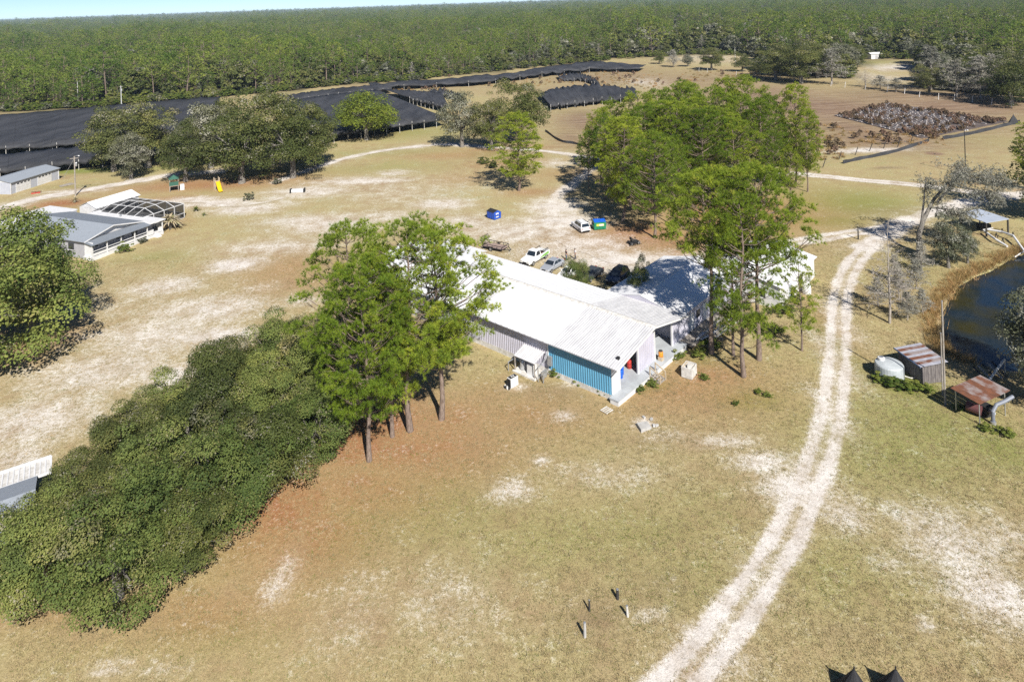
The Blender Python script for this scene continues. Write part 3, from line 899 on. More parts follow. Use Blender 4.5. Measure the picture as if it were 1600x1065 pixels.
notes = ['with dark bare trunk beside the green dumpster', 'standing at the front edge over the parked scrap', 'deep in the left half of the grove', 'leftmost in the grove over the white car',
         'in the middle front of the grove', 'right of the middle in the grove\'s front', 'tall in the middle of the grove', 'tall right of the middle of the grove', 'in the second row left in the grove',
         'at the left back of the grove', 'at the right front of the grove', 'right side second row of the grove', 'with highest top at the back of the grove', 'back row just left of the highest top', 'thin standing apart at the grove\'s right side',
         'rightmost of the grove against the brown field', 'low at the grove\'s right front', 'back row left of the middle of the grove', 'back row in the middle of the grove', 'short near the track at the grove\'s right corner', 'small at the front between larger pines',
         'outermost at the grove\'s left near the lane', 'full-crowned behind the one by the green dumpster', 'full-crowned in the grove\'s centre', 'wide in the centre right of the grove', 'full-crowned right of the centre', 'full-crowned in the grove\'s right half', 'full-crowned near the thin right pines', 'broad at the left back over the lane']
for (px, py, tp, k, wd), nt_ in zip(grove, notes):
    put('pine_tree', 'pine ' + nt_, 'tree', PN, [0, 1, 2, 3, 4, 5, 7][(k * 3 + px) % 7], px, py, tp, wd * 0.96, None, gM)
put('pine_tree', 'lone pine in the open field before the mossy oaks', 'tree', PN, 3, 811, 298, 178, 1.12, 0.9)
put('pine_tree', 'pine at the right edge above the shaded road', 'tree', PN, 1, 1622, 300, 190, 0.9, 2.2)

gT = 'dense oaks of the near thicket'
thicket = [(70, 935, 6.6, 'at the bottom left corner of the thicket'), (185, 935, 6.8, 'at the front bottom of the thicket'), (290, 890, 6.6, 'at the front where the thicket bends up'), (345, 825, 7.0, 'at the front middle of the thicket'),
           (415, 768, 6.8, 'at the front beside the orange straw'), (490, 715, 7.0, 'nearest the pines at the thicket\'s front'), (15, 915, 5.0, 'at the left frame edge of the thicket'), (150, 880, 6.4, 'in the lower middle of the thicket'),
           (235, 815, 7.4, 'in the centre of the thicket'), (320, 745, 7.2, 'right of the centre of the thicket'), (400, 690, 7.4, 'in the right inner part of the thicket'), (470, 640, 7.2, 'close behind the pines in the thicket'),
           (212, 738, 5.8, 'beside the white metal porch roof'), (270, 690, 6.8, 'at the back edge against white sand'), (360, 640, 7.0, 'at the back edge in the thicket\'s middle'), (440, 598, 7.2, 'at the far top end of the thicket'), (505, 670, 5.6, 'low, filling the gap before the leaning pine'), (118, 822, 5.0, 'low, next to the grey roof at the left')]
for i, (px, py, h, nt_) in enumerate(thicket):
    plant('oak_tree', 'oak ' + nt_, 'tree', ON[(i * 2) % 5], G(px, py), h * (1.10 + 0.12 * math.sin(i * 2.3)), i * 1.7, 0.98 if i < 16 else 0.9, gT)
put('oak_tree', 'big oak beside the grey-roofed house at the left edge', 'tree', ON, 1, 48, 522, 356, 0.90, 0.4)
put('oak_tree', 'oak half cut off by the left frame edge near the house', 'tree', ON, 2, -15, 560, 345, 1.05, 2.0)
gB = 'large oaks behind the house'
back_oaks = [(178, 268, 160, OM, 0, 0.9, 'above the power pole, leftmost of the row'), (232, 262, 152, OM, 1, 0.95, 'second from the power pole in the row'), (290, 284, 185, OM, 2, 0.8, 'low, over the green play tower'),
             (330, 262, 160, OG, 0, 0.95, 'greyish, behind the green play tower'), (378, 286, 150, OM, 3, 0.9, 'with thick trunk showing right of the yellow slide'), (425, 258, 132, OM, 0, 1.0, 'tallest of the row'),
             (458, 278, 160, OM, 1, 0.9, 'at the row\'s right front near the lane'), (492, 262, 155, OM, 2, 0.75, 'last of the row beside the bright round tree'), (205, 280, 200, OG, 1, 0.8, 'low, greyish, over the lane'), (350, 250, 138, OM, 3, 0.8, 'at the back of the row')]
for px, py, tp, pr, k, wd, nt_ in back_oaks:
    put('oak_tree', 'large oak ' + nt_, 'tree', pr, k, px, py, tp, wd * 1.08, None, gB)
put('round_tree', 'bright yellow-green round-crowned tree before the black netting', 'tree', LM, 0, 573, 219, 142, 1.2)
gO = 'mossy oaks by the curved lane'
put('oak_tree', 'pale mossy oak left of the others on the lane', 'tree', OG, 0, 722, 230, 140, 0.85, 0.5, gO)
put('oak_tree', 'tallest mossy oak with dark top behind the lane', 'tree', OM, 2, 815, 222, 120, 1.0, 2.2, gO)
put('oak_tree', 'olive oak between the pale one and the tall one', 'tree', OM, 0, 768, 234, 150, 0.8, 4.0, gO)
# far single trees by the brown field
gF = 'trees along the far field road'
far_row = [(1112, 110, 70, OM, 0, 0.9, 'round oak standing in the brown clearing'), (1160, 112, 80, OM, 2, 0.8, 'small dark oak before the blue tarp'), (1212, 125, 68, OM, 1, 1.0, 'dark oak at the fence'), (1252, 130, 62, OM, 3, 1.0, 'broad dark oak at the fence'),
           (1300, 132, 75, BR, 0, 1.6, 'bare grey tree by the fence gap'), (1335, 105, 66, OM, 0, 0.9, 'round oak left of the white shed'), (1352, 136, 108, BR, 1, 2.2, 'low bare shrub tree in the fence gap'), (1452, 148, 100, OM, 2, 0.8, 'dark evergreen oak at the field corner'),
           (1455, 140, 72, BR, 2, 1.6, 'tall pale bare tree over the dark oak'), (1495, 152, 92, BR, 0, 1.7, 'bare tree right of the dark oak'), (1533, 154, 88, BR, 2, 1.6, 'second bare tree from the right edge'), (1580, 165, 85, OM, 1, 0.9, 'dark oak near the right edge of the field road'),
           (1610, 160, 75, OM, 3, 0.9, 'oak cut by the right edge of the field road'), (1052, 105, 78, BR, 2, 1.6, 'pale bare tree at the netting\'s far end'), (1440, 100, 62, OG, 0, 1.0, 'grey oak behind the sandy clearing'), (1505, 112, 66, OM, 2, 1.1, 'dark oak behind the bare trees'),
           (1232, 118, 62, OM, 2, 1.1, 'dark oak between the two fence oaks'), (1278, 122, 62, OM, 0, 1.0, 'dark oak right of the broad fence oak'), (1315, 112, 64, OG, 1, 0.9, 'grey oak behind the bare tree at the fence gap'),
           (1470, 128, 80, OG, 1, 1.0, 'grey oak behind the field corner oak'), (1520, 135, 78, OM, 3, 1.0, 'oak behind the second bare tree'), (1555, 150, 85, BR, 0, 1.6, 'bare grey tree nearest the dark right oak'), (1560, 128, 70, OM, 0, 1.1, 'tall oak behind the right bare trees'),
           (1375, 140, 118, BR, 2, 2.4, 'low grey thorn bush along the field road'), (1400, 144, 122, BR, 0, 2.4, 'second low grey bush along the field road'), (1180, 118, 92, OM, 1, 0.9, 'low dark oak left of the fence oaks'), (1075, 104, 84, OG, 0, 0.9, 'grey bush oak left of the round clearing oak'), (1030, 100, 80, OM, 1, 0.8, 'dark oak where the torn netting ends')]
for px, py, tp, pr, k, wd, nt_ in far_row:
    put('oak_tree' if pr in (OM, OG) else 'bare_tree', nt_, 'tree', pr, k, px, py, tp, wd * 1.3, None, gF)
put('bare_tree', 'slender leafless cypress standing beside the pond', 'tree', BR, 1, 1390, 505, 345, 1.15, 1.0)
for i, (px, py, h, wd, nt_) in enumerate([(1405, 470, 4.5, 1.7, 'left of the pond under the cypress'), (1432, 452, 4.2, 1.8, 'at the pond bank behind the cypress'), (1372, 478, 3.8, 1.8, 'nearest the white track'), (1418, 500, 3.6, 1.8, 'low at the pond\'s near bank'), (1440, 425, 4.6, 1.5, 'at the foot of the leaning tree'), (1442, 490, 3.2, 1.7, 'closest to the brown shallows'), (1398, 440, 4.0, 1.4, 'behind the cypress towards the road')]):
    plant('bare_bush', 'grey leafless bush ' + nt_, 'bush', BR[(i % 2) * 2], G(px, py), h, i * 1.3, wd, 'grey bushes by the pond')
put('mossy_tree', 'pale mossy tree over the pond at the right edge', 'tree', OG, 1, 1625, 590, 425, 0.62, 1.2)
put('mossy_tree', 'dark mossy tree at the right edge behind the rusty canopy', 'tree', OG, 0, 1650, 640, 450, 0.8, 2.2)
put('oak_tree', 'oak outside the right edge shading the road', 'tree', OM, 1, 1665, 345, 190, 1.0, 0.4)
put('olive_bush', 'olive green bush tree under the leaning dead tree', 'bush', OG, 1, 1482, 418, 330, 0.75, 2.4)
put('olive_bush', 'grey-green bush beside the pavilion and the pond', 'bush', OG, 0, 1512, 412, 358, 0.8, 0.4)

# leaning half-dead tree with mossy crown
def leaning_tree():
    b = G(1437, 395)
    t = thing('leaning_tree', 'leaning forked dead-looking tree with grey mossy crown by the road', 'tree', b)
    rng = np.random.default_rng(5)
    k = 42.0 / ((395 - PY0) * CR + (1437 - PX0) * SR)
    def P(dx, up, dy=0.0):
        return np.array([dx * k, dy, up * k])
    main = [P(0, -2), P(0, 30), P(8, 52), P(30, 78, 1), P(60, 102, 2), P(95, 112, 2)]
    tubes = [tube_np([tuple(p) for p in main], [0.48, 0.38, 0.32, 0.24, 0.16, 0.07], 9)]
    limbs = [[P(4, 44), P(10, 85), P(14, 118)], [P(22, 70), P(40, 70, -1), P(60, 66, -2)], [P(50, 95), P(65, 118, 1), P(85, 128, 1)], [P(80, 109), P(105, 118, -1), P(125, 108, -2)], [P(30, 78), P(45, 104, -1), P(55, 125, -2)], [P(62, 102), P(88, 98, -1.5), P(110, 92, -2)]]
    ends = []
    for l in limbs:
        tubes.append(tube_np([tuple(p) for p in l], [0.2, 0.13, 0.05], 6))
        for q in range(16):
            s = l[1] + (l[2] - l[1]) * rng.uniform(0, 1.1)
            e = s + rng.normal(0, 1.15, 3) * np.array([1.2, 1, 0.8])
            tubes.append(tube_np([tuple(s), tuple(e)], [0.04, 0.015], 3))
            ends += [e, (s + e) / 2]
    v, f = join_tubes(tubes)
    link('trunk', mesh_np('leaning_trunk', v, [(f, 0)], [OBARK], smooth=True), t)
    ends = np.array(ends)
    ends = ends[ends[:, 0] > 1.0]
    C = ends[rng.integers(0, len(ends), 2600)] + rng.normal(0, 0.5, (2600, 3))
    V, F = blades(rng, C, np.tile([0, 0, -0.5], (2600, 1)), 4, 0.5, 0.1, 1.0)
    link('crown', mesh_np('leaning_crown', V, [(F, 0)], [MOSS], np.clip(rng.normal(0.35, 0.25, 2600 * 4), 0, 1)), t)
leaning_tree()

# small trees against the barn
put('small_tree', 'leafy small tree behind the barn hiding the parked cars', 'tree', ON, 0, 900, 468, 400, 0.62, 0.4)
put('small_tree', 'dark upright small tree between the blue car and the wing roof', 'tree', ON, 1, 1001, 486, 402, 0.42, 1.4)

# ------------------------------------------------------------------ forest: the front trees singly, the mass behind as one
def scatter(name, pts, scale, rot, idx, meshes, label, wide=None):
    kit = bpy.data.collections.new(name + '_kit')
    for i, me in enumerate(meshes):
        o = bpy.data.objects.new('%s_kit_%02d' % (name, i), me)
        kit.objects.link(o)
    me = bpy.data.meshes.new(name)
    me.vertices.add(len(pts))
    me.vertices.foreach_set('co', np.ascontiguousarray(pts, dtype=np.float32).ravel())
    for nm, val, ty in (('size', scale, 'FLOAT'), ('turn', rot, 'FLOAT'), ('pick', idx, 'INT')):
        a = me.attributes.new(nm, ty, 'POINT')
        a.data.foreach_set('value', np.ascontiguousarray(val, dtype=np.int32 if ty == 'INT' else np.float32))
    o = link(name, me)
    ng = bpy.data.node_groups.new(name, 'GeometryNodeTree')
    ng.interface.new_socket('Geometry', in_out='INPUT', socket_type='NodeSocketGeometry')
    ng.interface.new_socket('Geometry', in_out='OUTPUT', socket_type='NodeSocketGeometry')
    gi, go = ng.nodes.new('NodeGroupInput'), ng.nodes.new('NodeGroupOutput')
    ci = ng.nodes.new('GeometryNodeCollectionInfo')
    ci.inputs['Collection'].default_value = kit
    ci.inputs['Separate Children'].default_value = True
    ci.inputs['Reset Children'].default_value = True
    ip = ng.nodes.new('GeometryNodeInstanceOnPoints')
    ip.inputs['Pick Instance'].default_value = True
    def named(nm, dt):
        n = ng.nodes.new('GeometryNodeInputNamedAttribute')
        n.data_type = dt
        n.inputs['Name'].default_value = nm
        return n.outputs['Attribute']
    cx = ng.nodes.new('ShaderNodeCombineXYZ')
    ng.links.new(named('turn', 'FLOAT'), cx.inputs['Z'])
    ng.links.new(gi.outputs[0], ip.inputs['Points'])
    ng.links.new(ci.outputs[0], ip.inputs['Instance'])
    ng.links.new(named('pick', 'INT'), ip.inputs['Instance Index'])
    ng.links.new(cx.outputs[0], ip.inputs['Rotation'])
    ng.links.new(named('size', 'FLOAT'), ip.inputs['Scale'])
    ng.links.new(ip.outputs[0], go.inputs[0])
    md = o.modifiers.new('scatter', 'NODES')
    md.node_group = ng
    tag(o, label, None, kind='stuff')
    return o

def forest():
    rng = np.random.default_rng(8)
    parts = []
    for y0, y1, sp, sc_ in ((225, 520, 7.0, 1.05), (520, 1000, 8.4, 1.15), (1000, 2200, 10.5, 1.25), (2200, 5000, 19, 1.6), (5000, 12000, 42, 2.3)):
        xm = 0.86 * y1 + 30
        xs = np.arange(-xm, xm, sp)
        ys = np.arange(y0, y1, sp)
        X, Y = np.meshgrid(xs, ys)
        X = (X + rng.uniform(-0.5, 0.5, X.shape) * sp * 0.95).ravel()
        Y = (Y + rng.uniform(-0.5, 0.5, Y.shape) * sp * 0.95).ravel()
        k = (np.abs(X) < 0.86 * Y + 30) & in_forest(X, Y)
        parts.append(np.stack([X[k], Y[k], np.full(k.sum(), sc_)], -1))
    A = np.concatenate(parts)
    X, Y, S = A.T
    n = len(A)
    px, py = npP(X, Y)
    # stands: pine mostly, grey oaks towards the front middle and in drifts
    drift = np.sin(X * 0.017 + 1.0) * np.sin(Y * 0.013) + 0.5 * np.sin(X * 0.05 + Y * 0.03)
    edge = np.interp(px, EDGE_X, EDGE_Y) - py
    oakp = np.clip(0.20 + 0.22 * drift + np.where((px > 560) & (edge < 14), 0.45, 0) + np.where((px > 1050) & (py > 40), 0.40, 0), 0.04, 0.9)
    r = rng.random(n)
    pick = np.where(r < oakp, 4 + rng.integers(0, 3, n), rng.integers(0, 4, n))
    pick = np.where(rng.random(n) < 0.045, 7, pick)
    size = S * np.where(rng.random(n) < 0.16, rng.uniform(1.05, 1.3, n), rng.uniform(0.5, 1.0, n)) * np.where(pick >= 4, 0.85, 0.92)
    stand = np.sin(X * 0.0061 + 2.0 + 1.5 * np.sin(Y * 0.0043)) * np.sin(Y * 0.0075 + np.sin(X * 0.004)) + 0.5 * np.sin(X * 0.019 + Y * 0.011)
    size *= np.where(Y < 1100, 1.12, 1.0)
    size *= 0.92 + 0.26 * np.clip(stand, -1, 1)
    size *= np.where((edge < 5) & (rng.random(n) < 0.5), 0.6, 1.0)
    turn = rng.uniform(0, 6.28, n)
    gaps = (np.sin(X * 0.013 + 0.7 * np.sin(Y * 0.02)) * np.sin(Y * 0.016 + 1.3 + np.sin(X * 0.009))) > 0.80
    alive = ~(gaps & (edge > 4)) & (rng.random(n) > 0.12)
    X, Y, size, turn, pick, edge, px, py = (q[alive] for q in (X, Y, size, turn, pick, edge, px, py))
    n = len(X)
    # the 240 nearest the open ground in view are trees of their own
    cand = np.where((px > -20) & (px < 1620) & (Y < 520))[0]
    near = cand[np.argsort(edge[cand] + rng.uniform(0, 1.0, len(cand)))[:250]]
    protos = FP + FO + FB
    for i in near:
        p = protos[pick[i]]
        sect = next(t for lim, t in ((150, 'above the garage'), (330, 'above the leftmost large oaks'), (480, 'above the tallest large oaks'), (620, 'above the bright round tree'), (760, 'above the pale mossy oak'), (900, 'above the tall mossy oak'),
                                     (1040, 'above the far end of the torn netting'), (1200, 'beyond the round clearing oak'), (1340, 'behind the dark fence oaks'), (1450, 'around the white shed clearing'), (9999, 'behind the bare field-road trees')) if px[i] < lim)
        kind = ('tall green pine', 'pine_tree') if pick[i] < 4 else (('greyish oak', 'oak_tree') if pick[i] < 7 else ('bare grey tree', 'bare_tree'))
        plant(kind[1], kind[0] + ' at the forest edge ' + sect, 'tree', p, (X[i], Y[i], 0), p.h * size[i], turn[i], 1.0, kind[0] + 's of the forest edge ' + sect)
    keep = np.ones(n, bool)
    keep[near] = False
    scatter('forest', np.stack([X, Y, np.zeros(n)], -1)[keep], size[keep], turn[keep], pick[keep], [p.joined('forest_kit%d' % i) for i, p in enumerate(protos)],
            'unbroken pine and oak forest reaching to the horizon')
    # undergrowth along the forest front
    m = 900
    qx = rng.uniform(-30, 1620, m)
    qy = np.interp(qx, EDGE_X, EDGE_Y) + rng.uniform(-2.0, 1.5, m)
    ux, uy = npG(qx, qy)
    scatter('undergrowth', np.stack([ux, uy, np.zeros(m)], -1), rng.uniform(0.5, 1.3, m), rng.uniform(0, 6.28, m), rng.choice([0, 1, 2, 2, 2], m), [s.joined('undergrowth_kit%d' % i) for i, s in enumerate(SH)],
            'low green and grey undergrowth along the forest front')
forest()

# ------------------------------------------------------------------ building materials
WHITEROOF = mat('white_metal_roof', (0.72, 0.72, 0.72), (0.66, 0.665, 0.67), 0.6, 0.5)
OLDROOF = mat('weathered_galvanised_roof', (0.58, 0.58, 0.585), (0.44, 0.44, 0.45), 0.9, 0.55, stretch=(0.5, 3.0, 1.0))
LILAC = mat('pale_lilac_cladding', (0.50, 0.49, 0.56), (0.44, 0.43, 0.49), 0.8, 0.55)
WHITE = mat('white_paint', (0.68, 0.68, 0.68), (0.57, 0.57, 0.56), 1.2, 0.55)
DIRTYWHITE = mat('dirty_white', (0.66, 0.65, 0.62), (0.44, 0.42, 0.38), 2.2, 0.7)
BLUE = mat('sky_blue_cladding', (0.115, 0.33, 0.49), (0.10, 0.295, 0.45), 0.7, 0.5)
CONC = mat('concrete', (0.46, 0.45, 0.43), (0.34, 0.33, 0.31), 1.6, 0.9, bump=0.2)
FLOORGREY = mat('grey_painted_floor', (0.42, 0.45, 0.47), (0.35, 0.37, 0.39), 1.0, 0.6)
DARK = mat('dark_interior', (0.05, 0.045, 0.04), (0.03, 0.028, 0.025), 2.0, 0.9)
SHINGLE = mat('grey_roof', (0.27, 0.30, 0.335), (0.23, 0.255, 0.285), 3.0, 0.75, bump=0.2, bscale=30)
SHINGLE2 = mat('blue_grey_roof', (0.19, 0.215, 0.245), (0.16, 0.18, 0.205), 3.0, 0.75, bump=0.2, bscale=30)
SIDING = mat('grey_siding', (0.36, 0.36, 0.38), (0.31, 0.31, 0.33), 2.0, 0.7)
GARAGE = mat('pale_blue_grey_siding', (0.42, 0.44, 0.49), (0.37, 0.39, 0.44), 1.5, 0.6)
GLASS = mat('dark_glass', (0.025, 0.035, 0.045), (0.015, 0.02, 0.028), 1.0, 0.08, spec=0.7)
LUMBER = mat('raw_lumber', (0.52, 0.44, 0.32), (0.38, 0.30, 0.21), 3.0, 0.85, stretch=(1, 6, 6))
STEEL = mat('galvanised_steel', (0.50, 0.51, 0.52), (0.38, 0.39, 0.40), 4.0, 0.4, metal=0.6)
BLACK = mat('black_rubber', (0.018, 0.018, 0.019), (0.012, 0.012, 0.013), 5.0, 0.8)
RUST = mat('rusty_steel', (0.20, 0.075, 0.035), (0.10, 0.045, 0.025), 1.6, 0.85, bump=0.3, bscale=12)
RUSTSHEET = mat('rusted_roof_sheet', (0.27, 0.23, 0.22), (0.16, 0.065, 0.035), 0.8, 0.7, detail=8, lo=0.42, hi=0.58)
REDPAINT = mat('red_paint', (0.42, 0.035, 0.025), None, 3.0, 0.5)
ORANGE = mat('orange_plastic', (0.72, 0.27, 0.03), None, 3.0, 0.45)
BLUEPL = mat('blue_plastic', (0.012, 0.11, 0.55), None, 3.0, 0.4)
YELLOW = mat('yellow_plastic', (0.75, 0.48, 0.01), None, 3.0, 0.4)
GREENP = mat('green_canvas', (0.03, 0.11, 0.075), None, 3.0, 0.7)

def ribbed(u0, u1, pitch, rib, f, thick=0.0):
    """rib profile: list of (u, offset) across a metal sheet"""
    out, u = [], u0
    while u < u1 - 1e-6:
        e = min(u + pitch, u1)
        for a, o in ((0.0, 0.0), (0.55, 0.0), (0.68, rib), (0.87, rib), (0.9999, 0.0)):
            q = u + pitch * a
            if q <= e:
                out.append((q, o))
        u = e
    out.append((u1, 0.0))
    return out

def rib_sheet(name, prof, A, B, nrm, m, parent, dirv):
    """sheet whose profile runs along dirv and whose two edges start at A and B"""
    A, B, nrm, dirv = Vector(A), Vector(B), Vector(nrm), Vector(dirv)
    mb = MB()
    V = []
    for u, o in prof:
        V.append(A + dirv * u + nrm * o)
        V.append(B + dirv * u + nrm * o)
    for u, o in prof:
        V.append(A + dirv * u + nrm * (o - 0.03))
        V.append(B + dirv * u + nrm * (o - 0.03))
    n = len(prof)
    F = []
    for i in range(n - 1):
        F.append((2 * i, 2 * i + 2, 2 * i + 3, 2 * i + 1))
        q = 2 * n
        F.append((q + 2 * i, q + 2 * i + 1, q + 2 * i + 3, q + 2 * i + 2))
        F.append((2 * i, q + 2 * i, q + 2 * i + 2, 2 * i + 2))
        F.append((2 * i + 1, 2 * i + 3, q + 2 * i + 3, q + 2 * i + 1))
    F += [(0, 1, 2 * n + 1, 2 * n), (2 * n - 2, 4 * n - 2, 4 * n - 1, 2 * n - 1)]
    mb.add(V, F)
    return mb.build(name, m, parent)

BO = Vector((9.62, 70.3, 0))
BROT = math.atan2(0.746, 0.665)
BM = Matrix.Translation(BO) @ Matrix.Rotation(BROT, 4, 'Z')
def B2W(p, t, z=0.0):
    return BM @ Vector((p, t, z))

def barn():
    o = thing('barn', 'long white-roofed metal barn with a blue end wall and open porch', 'barn', BO, BROT)
    HW, ZE, ZR, ZF, L = 7.45, 3.9, 5.4, 0.65, 44.0
    def zroof(p):
        return ZE + (ZR - ZE) * (1 - abs(p - HW) / HW)
    sl = Vector((HW, 0, ZR - ZE)).normalized()
    nn, nf = Vector((-sl.z, 0, sl.x)), Vector((sl.z, 0, sl.x))
    box('foundation', 0.30, 14.6, 1.0, L, -0.3, ZF - 0.06, DIRTYWHITE, o)
    box('porch_floor', -0.25, 14.7, -0.05, 1.08, ZF - 0.14, ZF, FLOORGREY, o)
    box('porch_floor', 0.38, 14.7, 1.082, 9.45, ZF - 0.14, ZF, FLOORGREY, o)
    box('porch_skirt', -0.21, 14.66, -0.01, 0.99, -0.3, ZF - 0.141, WHITE, o)
    # walls: cladding sheets with real ribs
    y = Vector((0, 1, 0))
    x = Vector((1, 0, 0))
    blue = rib_sheet('end_cladding', ribbed(1.16, 9.5, 0.3, 0.045, 0), (0.34, 0, ZF - 0.1), (0.34, 0, ZE + 0.06), (-1, 0, 0), BLUE, o, y)
    blue['label'] = 'sky blue ribbed cladding'
    rib_sheet('side_cladding', ribbed(9.62, L, 0.3, 0.04, 0), (0.34, 0, ZF - 0.05), (0.34, 0, ZE + 0.06), (-1, 0, 0), LILAC, o, y)
    box('corner_trim', 0.22, 0.36, 9.49, 9.63, ZF - 0.1, ZE + 0.05, WHITE, o)
    rib_sheet('far_cladding', ribbed(1.0, L, 0.3, 0.04, 0), (14.56, 0, 0.2), (14.56, 0, ZE), (1, 0, 0), LILAC, o, y)
    # gable walls
    def gable(name, t, p0, p1, m, z0=ZF, drop=0.06, d=0.12):
        ps = [p0] + ([HW] if p0 < HW < p1 else []) + [p1]
        P = [(p0, t, z0), (p1, t, z0)] + [(p, t, zroof(p) - drop) for p in reversed(ps)]
        return MB().poly(P, d, (0, 1, 0)).build(name, m, o)
    gable('rear_wall', L - 0.14, 0.36, 14.5, LILAC)
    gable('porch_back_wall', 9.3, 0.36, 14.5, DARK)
    gable('front_panel', 1.1, 0.36, 1.7, WHITE)
    pnl = gable('front_panel', 1.1, 5.4, 9.0, LILAC)
    gable('front_panel', 1.1, 13.0, 14.5, LILAC)
    for q in range(9):
        box('cladding_rib', 5.55 + q * 0.4, 5.60 + q * 0.4, 1.06, 1.10, ZF + 0.02, zroof(5.55 + q * 0.4) - 0.15, LILAC, o)
    for p0, p1 in ((1.7, 5.4), (9.0, 13.0)):
        P = [(p0, 1.1, zroof(p0) - 0.5), (p1, 1.1, zroof(p1) - 0.5), (p1, 1.1, zroof(p1) - 0.06), (p0, 1.1, zroof(p0) - 0.06)]
        MB().poly(P, 0.12, (0, 1, 0)).build('header', WHITE, o)
    MB().poly([(9.0, 1.09, 3.45), (9.75, 1.09, 4.6), (9.0, 1.09, 4.7)], 0.1, (0, 1, 0)).build('corner_brace', LILAC, o)
    for p in (1.66, 5.36, 8.96, 12.96):
        box('post', p, p + 0.15, 0.98, 1.12, ZF, zroof(p) - 0.1, WHITE, o)
    for z, m in ((1.3, LUMBER), (2.2, LUMBER)):
        box('shelf', 9.2, 12.8, 7.4, 8.6, z, z + 0.06, m, o)
    # roof: old galvanised sheets over the porch, white sheets behind
    def slope(name, t0, t1, near, m, pitch, rib, over=0.35, wide=0.0):
        pe = -over if near else 2 * HW + over + wide
        ze = ZE - (ZR - ZE) / HW * (over + wide)
        n = nn if near else nf
        return rib_sheet(name, ribbed(t0, t1, pitch, rib, 0), (pe, 0, ze + 0.03), (HW, 0, ZR + 0.03), n, m, o, y)
    slope('porch_roof', -0.02, 9.0, True, OLDROOF, 0.30, 0.03)
    slope('porch_roof', -0.02, 9.0, False, OLDROOF, 0.30, 0.03)
    slope('main_roof', 9.0, L + 0.3, True, WHITEROOF, 0.9, 0.03)
    slope('main_roof', 9.0, 34.5, False, WHITEROOF, 0.45, 0.025)
    slope('main_roof', 34.5, L + 0.3, False, WHITEROOF, 0.45, 0.025, wide=1.3)
    MB().poly([(HW - 0.35, -0.04, ZR - 0.02), (HW, -0.04, ZR + 0.09), (HW + 0.35, -0.04, ZR - 0.02), (HW + 0.35, -0.04, ZR - 0.10), (HW - 0.35, -0.04, ZR - 0.10)], L + 0.36, (0, 1, 0)).build('ridge_cap', DIRTYWHITE, o)
    for s in (-1, 1):
        a, b = (HW + s * 7.8, -0.06, ZE - 0.07 - 0.12), (HW, -0.06, ZR - 0.12)
        MB().bar(a, b, 0.06, 0.2).build('gable_trim', WHITE, o)
    box('eave_trim', -0.38, -0.34, 0.0, L + 0.3, ZE - 0.13, ZE - 0.075, MATS['grey_siding'], o)
    box('roof_vent', 1.0, 1.3, 0.6, 0.9, ZE + 0.15, ZE + 0.5, BLACK, o)
    # steps down from the porch
    st = thing('wooden_steps', 'small wooden steps with rails at the porch edge', 'steps', B2W(6.6, -0.06), BROT)
    for k in range(4):
        box('tread', -0.55, 0.55, -0.30 * (k + 1), -0.30 * k - 0.02, ZF - 0.15 * (k + 1) - 0.04, ZF - 0.15 * (k + 1), MATS['weathered_wood'], st)
    for s in (-0.58, 0.58):
        MB().bar((s, -0.02, ZF - 0.15), (s, -1.25, 0.05), 0.06, 0.2).build('stringer', MATS['weathered_wood'], st)
        MB().bar((s, 0.0, ZF + 0.9), (s, -1.25, 0.95), 0.08, 0.1).build('handrail', LUMBER, st)
        box('rail_post', s - 0.05, s + 0.05, -1.3, -1.2, 0.0, 0.95, LUMBER, st)
        box('rail_post', s - 0.05, s + 0.05, -0.06, 0.04, ZF - 0.3, ZF + 0.9, LUMBER, st)
    return o
barn()

def wing():
    ZF = 0.6
    o = thing('barn_wing', 'white-roofed wing behind the pines, joined to the barn', 'building', B2W(14.97, 1.2), BROT)
    y, x = Vector((0, 1, 0)), Vector((1, 0, 0))
    L, D, ZE, ZR = 16.3, 10.6, 3.45, 4.6
    box('foundation', 0.02, L, 0.0, D, -0.3, ZF, DIRTYWHITE, o)
    rib_sheet('front_cladding', ribbed(0.0, L, 0.3, 0.04, 0), (0, -0.03, ZF - 0.2), (0, -0.03, ZE), (0, -1, 0), LILAC, o, x)
    rib_sheet('rear_cladding', ribbed(0.0, L, 0.3, 0.04, 0), (0, D + 0.03, 0.2), (0, D + 0.03, ZE), (0, 1, 0), LILAC, o, x)
    for p in (0.05, L - 0.2):
        MB().poly([(p, 0, ZF), (p, D, ZF), (p, D, ZE), (p, D / 2, ZR - 0.05), (p, 0, ZE)], 0.12, (1, 0, 0)).build('gable_wall', LILAC, o)
    for s in (0, 1):
        n = Vector((0, -(ZR - ZE), D / 2)).normalized() if s == 0 else Vector((0, ZR - ZE, D / 2)).normalized()
        e = (0, -0.4, ZE - 0.05) if s == 0 else (0, D + 0.4, ZE - 0.05)
        rib_sheet('roof_slope', ribbed(0.02, L, 0.45, 0.025, 0), e, (0, D / 2, ZR + 0.02), n, WHITEROOF, o, x)
    box('ridge_cap', 0.02, L, D / 2 - 0.2, D / 2 + 0.2, ZR - 0.03, ZR + 0.07, WHITE, o)
    for p in (2.6, 6.2, 9.8):
        w_ = box('door', p, p + 1.2, -0.12, -0.08, ZF, 2.7, WHITE, o)
        box('window', p + 1.9, p + 2.8, -0.12, -0.08, 1.6, 2.5, GLASS, o)
    box('veranda_floor', -0.1, L, -1.9, -0.09, 0.3, ZF - 0.08, MATS['weathered_wood'], o)
    return o
wing()

